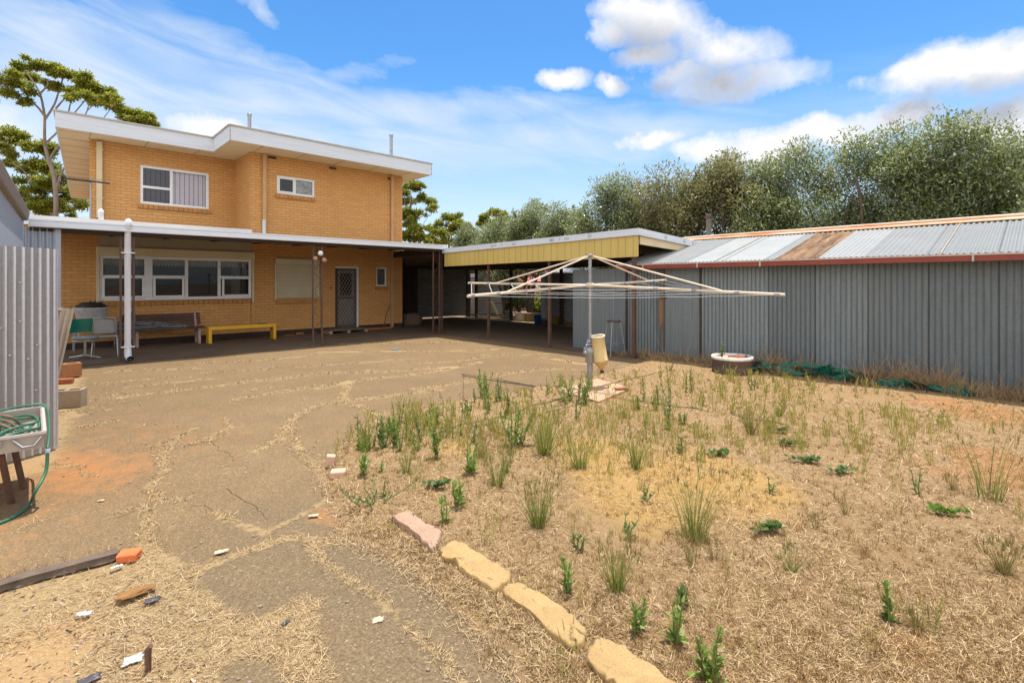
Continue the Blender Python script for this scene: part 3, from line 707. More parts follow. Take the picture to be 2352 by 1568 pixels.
for k in range(5):
    base = Vector((.0-.018*k, -.05*k, 0)); top = Vector((.235-.03*k, .06-.05*k, 1.25+.015*(k%3)))
    U = Vector((-.80,-.30-.02*k,0)); N = Vector((.36,-.93,0))
    v = []; f = []; n = 60
    for i in range(n+1):
        t = i/n; ph = (t*8.5) % 1.0; h = .012 if ph < .3 else 0
        q = base+U*t*.9+N*h; w2 = top+U*t+N*h+Vector((0,0,.05*t)); v += [q, w2]
        if i: f.append((2*i-2,2*i-1,2*i+1,2*i))
    MB().add(v, f).build('sheet', BEIGES, lst, org=(0,0,0))
m = MB()
for k in range(5): m.tube([(.16-.05*k,-.06-.02*k,1.24),(.12-.05*k,-.12,1.27),(.05-.05*k,-.10,1.20),(-.06,-.15,1.17+.02*k)],.012,6)
m.build('rope_tie', mat('old_rope',(.55,.45,.30),(.40,.32,.2),20,.9), lst)

# ------------------------------------------------------------------ blocks and bricks at the foot of the stack
BLOCKO = mat('orange_block',(.44,.20,.08),(.34,.15,.06),9,.85,bump=.4); BLOCKG = mat('buff_concrete_block',(.40,.30,.19),(.32,.24,.15),9,.9,bump=.4)
PLINTHB = mat('dull_red_brick',(.30,.12,.065),(.24,.10,.06),9,.9); REDB = mat('red_brick',(.46,.15,.07),(.36,.11,.05),10,.85,bump=.4,edge=(.3,.6)); ORB = mat('orange_red_brick',(.66,.17,.05),(.56,.13,.04),9,.8,bump=.3); PINKB = mat('salmon_brick',(.58,.35,.24),(.52,.36,.26),6,.85,bump=.3)
def hollow(name, m, px, py, w, d, h, rz, label, cat='block'):
    c = G(px,py); t = MB(); e = .035
    t.box(-w/2,w/2,-d/2,-d/2+e,0,h); t.box(-w/2,w/2,d/2-e,d/2,0,h); t.box(-w/2,-w/2+e,-d/2+e,d/2-e,0,h); t.box(w/2-e,w/2,-d/2+e,d/2-e,0,h)
    t.box(-.016,.016,-d/2+e,d/2-e,0,h-.002); t.box(-w/2+e,-.016,-d/2+e,d/2-e,0,.03); t.box(.016,w/2-e,-d/2+e,d/2-e,0,.03)
    return t.loose(name, m, c, rz, label, cat, bevel=.006)
hollow('hollow_block', BLOCKO, 150, 866, .40,.19,.23, .95,'orange hollow block nearest the verandah')
hollow('hollow_block', BLOCKG, 153, 934, .37,.19,.225,.35,'buff hollow block with two slots on top beside the steel sheets')
def brick(px, py, w, d, h, m, rz, label, tilt=(0,0), z=0, cat='brick', name='brick', group=None):
    t = MB(); t.box(-w/2,w/2,-d/2,d/2,0,h); o = t.loose(name, m, G(px,py)+Vector((0,0,z)), rz, label, cat, group, bevel=.008)
    o.rotation_euler = (tilt[0],tilt[1],rz); return o
brick(150,880,.20,.11,.075,REDB,.4,'chipped red brick between the two hollow blocks')
rock('brick', ORB, G(297,1279)+Vector((0,0,.012)), .050, (1.05,.95,.46), 'bright orange half brick at the end of the old timber', 'brick', 7, None, .25, 4, .12, .32)
brick(757,1070,.075,.06,.10,PINKB,.3,'upright broken red and white brick at the lawn corner',(.1,.15))
brick(777,1094,.12,.09,.055,PINKB,.2,'flat salmon brick piece at the lawn corner',(.05,0),0)
brick(688,769,.24,.11,.075,REDB,A,'red brick on the verandah floor right of the yellow bench')
brick(664,771,.28,.22,.035,REDB,A,'flat paver on the verandah floor behind the single brick',cat='paver',name='paver')
a, _ = PB(870,745,-.35); MB().box(a-.45,a+.55,-.30,-.08,.0,.075).hloose('brick_edging', REDB, a, -.2, 0, 'low row of red bricks at the wall under the toilet window','brick edging',bevel=.008)
brick(1428,903,.20,.08,.03,PLINTHB,.35,'red brick piece at the edge of the pale paving by the clothes line pole',z=.055)
# ------------------------------------------------------------------ steel tray on legs with hose
tx, ty = G(101,991,.55).x, G(101,991,.55).y
STEELT = mat('dull_tray_steel',(.42,.36,.31),(.34,.29,.24),6,.5,metal=.3); RUSTP = mat('rusty_pipe',(.15,.075,.045),(.09,.05,.035),14,.8,bump=.4)
at_, bt = L(tx,ty); tr = ht('steel_tray', 'old steel tray on rusty pipe legs holding a coiled hose', 'tray', at_, bt)
W_, D_ = .85, .97; x1, y0 = at_, bt
m = MB(); x0, y1 = x1-W_, y0+D_
m.box(x0,x1,y0,y1,.44,.448); m.box(x0,x1,y0,y0+.012,.448,.55); m.box(x0,x1,y1-.012,y1,.448,.55); m.box(x0,x0+.012,y0+.012,y1-.012,.448,.55); m.box(x1-.012,x1,y0+.012,y1-.012,.448,.55)
ty_ = m.build('tray', STEELT, tr)
MB().box(x0-.01,x1+.012,y0-.014,y0+.004,.538,.556).box(x0-.01,x1+.012,y1-.004,y1+.014,.538,.556).box(x1-.004,x1+.014,y0,y1,.538,.556).build('rim', mat('bright_rim',(.62,.58,.52),(.5,.45,.4),9,.4,metal=.3), ty_)
MB().tube([(x1-.16,y0-.008,.525),(x1-.11,y0-.035,.47),(x1-.05,y0-.035,.47),(x1-.01,y0-.008,.525)],.008,6).build('handle', GALVP, ty_)
MB().box(x1-.26,x1-.21,y0-.02,y0-.002,.49,.53).build('latch', GALVP, ty_)
for (ax,ay,bx,by) in ((.22,.09,.17,.31),(.18,.60,.11,.63),(.74,.09,.72,.3),(.74,.6,.70,.64)):
    MB().tube([(x1-ax,y0+ay,.44),(x1-bx,y0+by,-.0)],.021,10).build('leg', RUSTP, tr)
HOSE = mat('green_hose',(.03,.165,.09),(.06,.13,.075),9,.4,edge=(.3,.7)); HOSEF = mat('faded_hose',(.16,.20,.12),(.10,.13,.08),14,.6)
rr = random.Random(12); hp = []
for k in range(150):
    t = k*.27; r = .26+.10*math.sin(k*.23)+rr.uniform(-.02,.02)
    hp.append((x1-.42+1.15*r*math.cos(t)+rr.uniform(-.02,.02), y0+.46+1.2*r*math.sin(t), .458+.0005*k+.022*abs(math.sin(k*.9))))
hp += [(x1-.25,y0+.75,.60),(x1-.12,y0+.93,.585),(x1+.0,y0+.96,.575),(x1+.035,y0+.85,.53),(x1+.035,y0+.5,.50),(x1+.03,y0+.25,.46),(x1+.02,y0+.12,.40)]
def smooth(p, n=3):
    P = [Vector(q) for q in p]; out = []
    for i in range(len(P)-1):
        a_,b_,c_,d_ = P[max(i-1,0)],P[i],P[i+1],P[min(i+2,len(P)-1)]
        for k in range(n):
            t = k/n; out.append(.5*((2*b_)+(c_-a_)*t+(2*a_-5*b_+4*c_-d_)*t*t+(3*b_-a_-3*c_+d_)*t**3))
    return out+[P[-1]]
ho = ht('garden_hose', 'green garden hose coiled in the steel tray and trailing to the ground', 'hose', at_, bt)
MB().tube(smooth(hp), .0095, 7).build('coil', HOSE, ho)
q0 = Vector(hp[-1])
def toL(px,py,z=.012): 
    g = G(px,py,z); a_, b_ = L(g.x,g.y); return (a_,b_,z)
tail = [q0+Vector((0,-.01,-.03)), q0+Vector((-.01,-.04,-.16))]+[toL(80,1130,.14),toL(72,1150,.03),toL(55,1170),toL(20,1192),toL(-40,1210),toL(-120,1215)]
MB().tube(smooth(tail,5), .0105, 8).build('tail', HOSE, ho)
MB().lathe([(.014,0),(.016,.01),(.016,.045),(.013,.05)], q0+Vector((0,-.005,-.05)), 12, (.0,.1,1)).build('connector', mat('grey_connector',(.45,.47,.52),None,5,.4), ho)
m = MB()
for k in range(3):
    pp = [(x1-.75+.1*k,y0+.2+.12*k,.52),(x1-.5+.1*k,y0+.35+.1*k,.60),(x1-.28+.05*k,y0+.4+.05*k,.59),(x1-.12,y0+.3+.12*k,.5)]; m.tube(smooth(pp,5),.009,7)
m.build('faded_loop', mat('brown_hose',(.20,.12,.07),(.14,.08,.05),12,.6), ho)
m = MB(); m.beam((x1-.55,y0+.55,.62),(x1-.33,y0+.25,.56),.05,.03); m.hloose('rusty_bracket', RUSTP, x1-.45, y0+.4, .55, 'rusty iron bracket lying on the coiled hose','bracket',bevel=.006)
# ------------------------------------------------------------------ things under the verandah
WOODB = mat('flaking_brown_bench_paint', (.085,.048,.034), (.20,.09,.065), 7, .7, bump=.3, edge=(.45,.75), stretch=(.5,3,3))
PINKL = mat('flaking_pink_leg', (.34,.16,.12), (.45,.38,.36), 9, .6)
bn = ht('slatted_bench', 'old brown slatted bench with pink legs against the brick wall', 'bench', -7.2, -.5)
xa, xb = PB(288,760,-.6)[0], PB(473,760,-.6)[0]
for k in range(4):
    b = -.74+k*.115; MB().box(xa,xb,b,b+.095,.42,.45).build('seat_slat', WOODB, bn, bevel=.006)
for k in range(5):
    z = .50+k*.062; y = -.27+.028*k; MB().hexa([(xa,y,z),(xb-.05,y,z),(xb-.05,y+.03,z),(xa,y+.03,z)],[(xa,y+.02,z+.052),(xb-.05,y+.02,z+.052),(xb-.05,y+.05,z+.052),(xa,y+.05,z+.052)]).build('backrest_slat', WOODB, bn, bevel=.004)
for x in (xa+.22, xb-.17):
    m = MB(); m.box(x-.03,x+.03,-.72,-.66,0,.42); m.box(x-.03,x+.03,-.36,-.30,0,.42); m.box(x-.028,x+.028,-.72,-.3,.36,.415)
    m.beam((x,-.30,.42),(x,-.13,.83),.05,.04); m.build('leg', PINKL, bn, bevel=.006)
rd = MB(); rr = random.Random(4)
for k in range(60):
    y0 = -.68+rr.random()*.38; z = .470+rr.random()*.13+(.10*(y0+.68)); x0 = xa-.25+rr.random()*.3; x1_ = xb-.35-rr.random()*.5
    rd.tube([(x0,y0,z),((x0+x1_)/2,y0*.85-.07,z-.01+rr.random()*.02),(x1_,-.48+(y0+.5)*.35,.462+rr.random()*.015)], .010+.007*rr.random(), 6)
rd.hloose('rod_bundle', mat('dark_and_grey_rods',(.05,.05,.052),(.30,.31,.33),5,.45,stretch=(.2,9,9),edge=(.45,.6)), -7.2,-.5,.46,'bundle of dark and grey metal rods lying on the brown bench','rods')
yb = ht('yellow_bench', 'low bright yellow bench with panel legs', 'bench', -5.5, -.9)
YB = mat('bright_yellow_paint',(.78,.42,.02),(.68,.35,.015),4,.4,edge=(.4,.8))
ya, yz = PB(479,790,-.93)[0], PB(634,780,-.93)[0]
MB().box(ya,yz,-.95,-.66,.365,.455).build('seat', YB, yb, bevel=.008)
for x in (ya, yz-.075): MB().box(x,x+.075,-.95,-.66,0,.364).build('leg', YB, yb, bevel=.006)
MB().box(yz-.40,yz-.2,-.8,-.72,.456,.475).hloose('timber_offcut', STUMPM, yz-.3,-.76,.456,'small timber offcut lying on the yellow bench','offcut')
# pallet step
pa0, pa1 = PB(752,768,-.6)[0], PB(842,764,-.6)[0]
pl = ht('timber_pallet', 'grey timber pallet used as a step below the back door', 'pallet', (pa0+pa1)/2, -.4)
PALT = mat('weathered_pallet',(.20,.15,.11),(.13,.10,.075),6,.9,stretch=(.5,4,4)); PALB = mat('pallet_block',(.42,.30,.18),(.34,.24,.14),9,.85)
for k in range(5): MB().box(pa0,pa1,-.72+k*.135,-.72+k*.135+.11,.10,.122).build('deck_board', PALT, pl)
for x in (pa0+.02,(pa0+pa1)/2-.05,pa1-.12): MB().box(x,x+.1,-.71,-.1,.02,.099).build('block', PALB, pl)
MB().box(pa0,pa1,-.71,-.63,0,.019).box(pa0,pa1,-.2,-.1,0,.019).build('base_board', PALT, pl)
a, _ = PB(876,740,-.05); m = MB(); m.tube([(a+.05,-.10,.01),(a+.18,-.07,.5),(a+.34,-.05,.83)],.013,6); m.hloose('leaning_stick', STUMPM, a+.05,-.1,0,'thin stick leaning on the wall by the downpipe','stick')
# table with basin
c = G(219,806); tb = thing('small_table', 'small timber topped table with thin metal legs beside the outbuilding', 'table', c, A)
MB().box(-.42,.42,-.28,.28,.70,.73).build('top', mat('worn_table_top',(.34,.24,.16),(.26,.18,.12),6,.6), tb)
for sx in (-.37,.37):
    for sy in (-.23,.23): MB().tube([(sx,sy,.70),(sx*1.05,sy*1.05,0)],.014,8).build('leg', GALVP, tb)
v = Vector((c.x-.10,c.y,.73)); bs = thing('plastic_basin', 'white oval basin full of dark cuttings on the small table', 'basin', v, A)
m = MB(); pr = [(0,0),(.25,0),(.27,.01),(.31,.27),(.335,.28),(.335,.295),(.315,.295),(.30,.27)]
m.lathe(pr,(0,0,0),28); m.build('tub', mat('scuffed_white_plastic',(.62,.63,.66),(.42,.43,.46),9,.5,edge=(.45,.7)), bs)
m = MB(); m.lathe([(.30,.26),(.26,.35),(.17,.42),(.10,.40),(0,.44)],(0,0,0),16); cu = m.build('cuttings', BLACK, bs)
m = MB(); rr = random.Random(8)
for k in range(90):
    t = rr.random()*6.28; r = .26*rr.random()**.5; z = .30+.12*(1-r/.27); m.tube([(r*math.cos(t),r*math.sin(t),z),(r*math.cos(t)*1.15+rr.uniform(-.05,.05),r*math.sin(t)*1.15+rr.uniform(-.05,.05),z+rr.random()*.06)],.008,4)
m.build('twigs', mat('dark_twigs',(.035,.022,.016),None,9,.9), cu)
# green swivel chair
c = G(196,825); ch = thing('swivel_chair', 'swivel chair with green backrest and grey padded seat', 'chair', c, A+.35)
GREYC = mat('grey_vinyl',(.26,.27,.24),(.20,.21,.19),6,.6); GRNB = mat('green_plastic_back',(.0,.17,.10),(.0,.13,.08),5,.5); CHR = mat('dull_chrome',(.45,.44,.42),None,9,.3,metal=.7)
MB().lathe([(0,.42),(.20,.42),(.225,.445),(.225,.47),(.19,.495),(0,.505)],(0,0,0),22).build('seat', GREYC, ch)
MB().lathe([(0,.40),(.235,.40),(.235,.415),(0,.418)],(0,0,0),22).build('seat_pan', CHR, ch)
m = MB(); n = 12
for i in range(n):
    t0, t1 = -1+2*i/n, -1+2*(i+1)/n; y = lambda t: .20-.05*t*t*-1*-1
    m.hexa([(.21*t0,.20-.06*t0*t0,.56),(.21*t1,.20-.06*t1*t1,.56),(.21*t1,.225-.06*t1*t1,.56),(.21*t0,.225-.06*t0*t0,.56)],
           [(.21*t0,.23-.06*t0*t0,.84),(.21*t1,.23-.06*t1*t1,.84),(.21*t1,.255-.06*t1*t1,.84),(.21*t0,.255-.06*t0*t0,.84)])
m.build('backrest', GRNB, ch)
MB().tube([(0,.02,.40),(0,.26,.40),(0,.27,.60)],.016,8).build('back_stem', CHR, ch); MB().tube([(0,0,.06),(0,0,.40)],.026,10).build('column', CHR, ch)
for k in range(4):
    t = k*PI/2+.5; MB().tube([(0,0,.09),(.32*math.cos(t),.32*math.sin(t),.035)],.018,8).build('foot', CHR, ch)
# grey stacking chair seen from behind
c = G(243,818); ch = thing('stacking_chair', 'pale grey stacking chair with bent metal legs in front of the small table', 'chair', c, A-.15)
m = MB(); n = 10
for i in range(n):
    t0, t1 = -1+2*i/n, -1+2*(i+1)/n
    m.hexa([(.20*t0,-.22+.05*t0*t0,.52),(.20*t1,-.22+.05*t1*t1,.52),(.20*t1,-.20+.05*t1*t1,.52),(.20*t0,-.20+.05*t0*t0,.52)],
           [(.18*t0,-.28+.05*t0*t0,.82),(.18*t1,-.28+.05*t1*t1,.82),(.18*t1,-.26+.05*t1*t1,.82),(.18*t0,-.26+.05*t0*t0,.82)])
PGR = mat('pale_grey_plastic',(.40,.39,.37),(.33,.32,.30),6,.5); m.build('backrest', PGR, ch)
MB().box(-.21,.21,-.20,.20,.43,.455).build('seat', PGR, ch, bevel=.012)
for s in (-1,1):
    MB().tube([(s*.20,-.18,.44),(s*.215,-.24,.2),(s*.225,-.28,0)],.012,8).build('leg', CHR, ch); MB().tube([(s*.20,.18,.44),(s*.22,.24,0)],.012,8).build('leg', CHR, ch)
MB().tube([(-.19,-.16,.44),(-.205,-.235,.6),(-.17,-.285,.86),(.17,-.285,.86),(.205,-.235,.6),(.19,-.16,.44)],.012,8).build('back_frame', CHR, ch)
# dark folding chair beyond the table
c = G(252,803); ch = thing('folding_chair', 'dark folding chair leaning at the far side of the small table', 'chair', c+Vector((.12,.15,0)), A)
MB().beam((.05,.05,.45),(.22,.12,.90),.34,.02).build('backrest', DARKTIM, ch); MB().beam((-.2,0,.44),(.12,.03,.46),.36,.025).build('seat', DARKTIM, ch)
for s in (-.16,.16): MB().tube([(.18,s,.8),(-.14,s,0)],.012,6).build('leg', BROWNST, ch); MB().tube([(-.15,s,.45),(.2,s,0)],.012,6).build('leg', BROWNST, ch)

# television aerial on the low roof
a0, z0 = PB(209,500,.35); mz = PB(209,413,.35)[1]
an = ht('television_aerial', 'grey television aerial with a long dark boom on a thin mast', 'aerial', a0, .35, 3.03)
MB().tube([(a0,.35,3.03),(a0,.35,mz+.05)],.02,8).build('mast', GALVP, an)
l, r = Vector((*PB(147,407,.35),0)), Vector((*PB(252,421,.1),0))
P0, P1 = Vector((l.x,.55,l.y)), Vector((r.x,.15,r.y)); MB().beam(P0,P1,.035,.03).build('boom', BLACK, an)
dirb = (P1-P0).normalized(); cr = dirb.cross(Vector((0,0,1))).normalized()
for k in range(11):
    q = P0.lerp(P1, .05+k*.09); ln = .30-.015*k if k < 8 else .45
    MB().tube([q-cr*ln+Vector((0,0,.02)), q+cr*ln+Vector((0,0,.02))],.006,5).build('element', GALVP if k > 6 else BLACK, an)
# power lines
def wire(label, p, q, n=3, gap=.35):
    m = MB(); p, q = Vector(p), Vector(q)
    for k in range(n):
        off = Vector((0,0,-gap*k)); pts = [p.lerp(q,t)+off+Vector((0,0,-.5*4*t*(1-t))) for t in np.linspace(0,1,13)]; m.tube(pts,.02,5)
    o = m.build('power_line', mat('pale_wire',(.62,.63,.62),None,3,.5) if 'pale_wire' not in MATS else MATS['pale_wire'], None, 0, p); o.location = p
    tag(o, label, 'power line')
wire('pale power lines crossing in front of the tall gum at the left', D(60,458,30), D(230,478,36))
wire('pale power lines passing behind the right end of the house', D(880,538,44), D(1095,541,52), 2, .4)

# ------------------------------------------------------------------ rotary clothes line
cx, cy = 1.17, 7.6; cl = thing('rotary_clothes_line', 'large rotary clothes line with four cream arms on a grey pole', 'clothes line', (cx,cy,0))
MB().tube([(0,0,0),(0,0,.62)],.042,14).build('lower_pole', GALVP, cl); MB().tube([(0,0,.6),(0,0,2.02)],.026,12).build('upper_pole', GALVP, cl)
MB().lathe([(.05,.40),(.07,.43),(.07,.50),(.095,.53),(.10,.60),(.085,.635),(.05,.65),(.045,.75),(.03,.76)],(0,0,0),18).lathe([(0,.0),(.03,0),(.03,.05),(0,.05)],(-.06,-.05,.56),10,(-.7,-.7,0)).build('gear_housing', GALVP, cl)
MB().tube([(-.07,-.05,.67),(.05,-.06,.70)],.016,8).build('crank', GALVP, cl)
m = MB().lathe([(.03,2.0),(.06,2.005),(.06,2.03),(0,2.035)],(0,0,0),14).build('top_cap', GALVP, cl)
MB().lathe([(.03,1.53),(.055,1.535),(.055,1.60),(.03,1.605)],(0,0,0),14).build('hub', CREAMP, cl)
tips = [Vector((1.975,-1.765,1.465)),Vector((1.68,1.778,1.656)),Vector((-1.975,1.765,1.60)),Vector((-1.68,-1.778,1.45))]
hubp = Vector((0,0,1.567)); at2 = lambda t,f: hubp.lerp(t,f)
for t in tips:
    arm = MB().tube([hubp+Vector((t.x,t.y,0)).normalized()*.04, t],.0185,10).build('arm', CREAMP, cl)
    MB().tube([Vector((0,0,2.015)), at2(t,.73)+Vector((0,0,.01))],.0125,8).build('strut', CREAMP, cl)
    for f in (.40,.60,.80,.97): MB().tube([at2(t,f-.012),at2(t,f+.012)],.023,8).build('line_clip', mat('clip_grey',(.22,.22,.23),(.4,.4,.4),30,.5) if 'clip_grey' not in MATS else MATS['clip_grey'], arm)
LINE = mat('pale_line_cord',(.72,.74,.74),(.60,.62,.62),5,.5)
rr = random.Random(2)
for f in (.40,.60,.80,.97):
    m = MB()
    for k in range(4):
        p, q = at2(tips[k],f), at2(tips[(k+1)%4],f); sag = (.03+.05*rr.random())*f
        if k == 2 : sag = .10*f
        pts = [p.lerp(q,u)+Vector((0,0,-sag*4*u*(1-u)+(rr.uniform(-.006,.006) if 0<u<1 else 0))) for u in np.linspace(0,1,15)]
        m.tube(pts, .0017 if k != 2 else .0045, 5, False)
    m.build('line', LINE, cl)
# peg bucket hanging on the pole
pb = thing('peg_bucket', 'dented cream peg bucket with funnel bottom hanging beside the clothes line gear', 'bucket', (cx+.175,cy-.02,.30))
pb.rotation_euler = (.10,-.14,0); pb.scale = (.9,.9,.93)
PEG = mat('spotted_cream_enamel',(.62,.46,.20),(.55,.40,.16),4,.5,edge=(.4,.7)); 
def spots(m_):
    nt = NT(m_.node_tree); b = m_.node_tree.nodes['Principled BSDF']; src = b.inputs['Base Color'].links[0].from_socket
    tc = nt.new('ShaderNodeTexCoord'); n = nt.noise(tc.outputs['Object'], 55, 2, .5); nt.set(b.inputs['Base Color'], nt.mix(nt.ramp(n,.66,.72), src, (.10,.06,.03)))
spots(PEG)
MB().lathe([(.125,.15),(.118,.155),(.105,.54),(.108,.55),(.098,.55),(.098,.30),(0,.29)],(0,0,0),26).build('drum', PEG, pb)
MB().lathe([(.112,.535),(.122,.54),(.122,.565),(.112,.57),(.095,.565),(.095,.54)],(0,0,0),26).build('rim', CREAMP, pb)
MB().lathe([(.128,.17),(.132,.155),(.128,.145),(.035,.03),(.03,.0),(.024,.0)],(0,0,0),26).build('funnel', mat('orange_cream_funnel',(.56,.34,.14),(.46,.27,.11),8,.5), pb)
MB().lathe([(.0,-.045),(.03,-.045),(.036,-.03),(.022,-.005),(.022,.02)],(0,0,0),12).build('spout', BLACK, pb)
MB().tube([(-.02,0,.45),(-.17,0,.47)],.008,6).build('hook', BROWNST, pb)

# ------------------------------------------------------------------ planter, paving, loose things
pc = Vector((3.92,9.02,0)); pt = thing('round_planter', 'round dark brown planter with chipped white rim near the shed', 'planter', pc)
PLB = mat('brown_painted_concrete',(.13,.085,.065),(.09,.06,.045),6,.85,edge=(.3,.6)); PLW = mat('chipped_white_rim',(.80,.77,.72),(.55,.40,.28),7,.7,edge=(.55,.75))
m = MB(); prof = [(.325,-.03),(.335,.02),(.338,.13),(.326,.135),(.33,.145),(.338,.255)]; m.lathe(prof,(0,0,0),40); m.build('body', PLB, pt)
m = MB(); m.lathe([(.338,.255),(.348,.265),(.348,.300),(.338,.310),(.318,.308),(.31,.295),(.308,.25)],(0,0,0),40); m.build('rim', PLW, pt)
MB().lathe([(.312,.272),(.15,.285),(0,.28)],(0,0,0),24).build('soil', mat('orange_soil',(.36,.15,.05),(.26,.10,.035),8,.95,bump=.6), pt)
rr = random.Random(9)
for k in range(4):
    t = k*1.6+.4; r = .17; m = MB(); m.box(-.055,.055,-.04,.04,0,.04)
    o = m.loose('brick_fragment', ORB if k%2 else PINKB, pc+Vector((r*math.cos(t),r*math.sin(t),.275)), rr.random()*3, ('salmon brick chunk at the right of the planter soil','orange brick chunk at the back of the planter soil','salmon brick chunk at the left of the planter soil','orange brick chunk at the front of the planter soil')[k], 'brick', 'brick pieces in the planter', .008); o.rotation_euler = (rr.uniform(-.3,.3),rr.uniform(-.3,.3),rr.random()*3)
PAVE = mat('pale_pink_paving',(.50,.33,.20),(.43,.27,.16),4,.85,fine=.15)
g = [G(1282,903),G(1372,876),G(1452,897),G(1375,930)]
for i in range(2):
    q = [g[0].lerp(g[1],.5*i),g[0].lerp(g[1],.5*i+.48),g[3].lerp(g[2],.5*i+.48),g[3].lerp(g[2],.5*i)]
    m = MB(); m.prism([(p.x,p.y) for p in q][::-1], -.02, .052); c = sum(q,Vector())/4
    o = m.build('paving_slab', PAVE, None, .008, (c.x,c.y,0)); o.location = (c.x,c.y,0); tag(o, ('pale pink paving slab on the left half of the clothes line pad','pale pink paving slab on the right half of the clothes line pad')[i], 'paving slab')
# edging stones
def edge_stone(px, label, col, seed, z=.062):
    P = [G(x,y,z) for x,y in px]; c = sum(P,Vector())/len(P); P = [p-c for p in P]
    ring = []; n = len(P); rr = random.Random(seed)
    for i in range(n):
        for k in range(6):
            p = P[i].lerp(P[(i+1)%n], k/6); ring.append(Vector((p.x,p.y,0)))
    for _ in range(1): ring = [(ring[i-1]+ring[i]*2+ring[(i+1)%len(ring)])/4 for i in range(len(ring))]
    ring = [p+Vector((rr.uniform(-.009,.009),rr.uniform(-.009,.009),0)) for p in ring]
    from mathutils import noise
    v = []; f = []; N = len(ring); prof = [(1.02,-.11),(1.02,-.03),(1.0,-.010),(.985,-.002),(.94,.0),(.80,.0),(.60,.0),(.40,.0),(.2,.0),(.0,.0)]
    mid = [Vector((0,0,0)) for _ in ring]
    ax = max(((a-b) for a in P for b in P), key=lambda d: d.length).normalized()
    for (s_, h) in prof:
        for i, p in enumerate(ring):
            sp = ax*p.dot(ax)*.92; q = sp+(p-sp)*s_ if s_ < .95 else p*s_
            if s_ < .95: q = ax*(p.dot(ax)*(.94+(s_-.94)*.25))+(p-ax*p.dot(ax))*s_
            nz = noise.noise(Vector((q.x*14+seed,q.y*14,0)))*.010+noise.noise(Vector((q.x*40,q.y*40+seed,0)))*.004
            nx = noise.noise(Vector((q.x*22,q.y*22,h*30+seed)))*.010
            v.append((q.x+(nx if h < 0 else 0), q.y+(nx if h < 0 else 0), h+(nz if h > -.02 else 0)))
    for r in range(len(prof)-1):
        for i in range(N): k2 = (i+1)%N; f.append((r*N+i,r*N+k2,(r+1)*N+k2,(r+1)*N+i))
    vs = MB().add([(x,y,z_) for x,y,z_ in v], f, True)
    o = vs.build('edging_stone', col, None, 0, (0,0,0)); o.location = (c.x,c.y,z); tag(o, label, 'edging stone', 'edging stones along the lawn')
def stone_mat(name, c1, c2, c3):
    m, nt, b, tc = new_mat(name); o = tc.outputs['Object']
    col = nt.mix(nt.ramp(nt.noise(o, 6, 6, .7), .32, .7), c1, c2); col = nt.mix(nt.math('MULTIPLY', nt.ramp(nt.noise(o, 14, 5, .75), .55, .72), .7), col, c3)
    nt.set(b.inputs['Base Color'], nt.mix(nt.ramp(nt.noise(o, 130, 2, .6), .55, .8), col, tuple(x*.6 for x in c2))); b.inputs['Roughness'].default_value = .9
    bp = nt.new('ShaderNodeBump', Strength=.9, Distance=.012); nt.set(bp.inputs['Height'], nt.noise(o, 38, 7, .75)); nt.set(b.inputs['Normal'], bp.outputs[0]); return m
STY = stone_mat('yellow_sandstone', (.50,.335,.14), (.39,.245,.095), (.38,.22,.11)); STP = stone_mat('pink_sandstone', (.45,.30,.20), (.39,.245,.155), (.38,.19,.12))
edge_stone([(898.6,1183),(937.5,1169),(956,1182),(985,1202),(1015,1220),(1003,1251),(991,1255),(934,1208)],'pale pink edging stone at the far end of the row',STP,1)
edge_stone([(1005,1261),(1036,1240),(1063,1243),(1100,1270),(1137,1295),(1175,1309),(1167,1330),(1134,1350),(1059,1303),(1054,1285),(1022,1276)],'yellow edging stone with a notch in its side next to the pink one',STY,2)
edge_stone([(1153,1346),(1188,1332),(1208,1342),(1300,1396),(1347,1444),(1337,1469),(1310,1479),(1171,1367)],'long yellow edging stone with white paint specks',STY,3)
edge_stone([(1342,1505),(1366,1464),(1396,1462),(1467,1508),(1570,1572),(1660,1640),(1610,1672),(1500,1640),(1406,1566)],'nearest yellow edging stone at the lower edge of the view',STY,5)
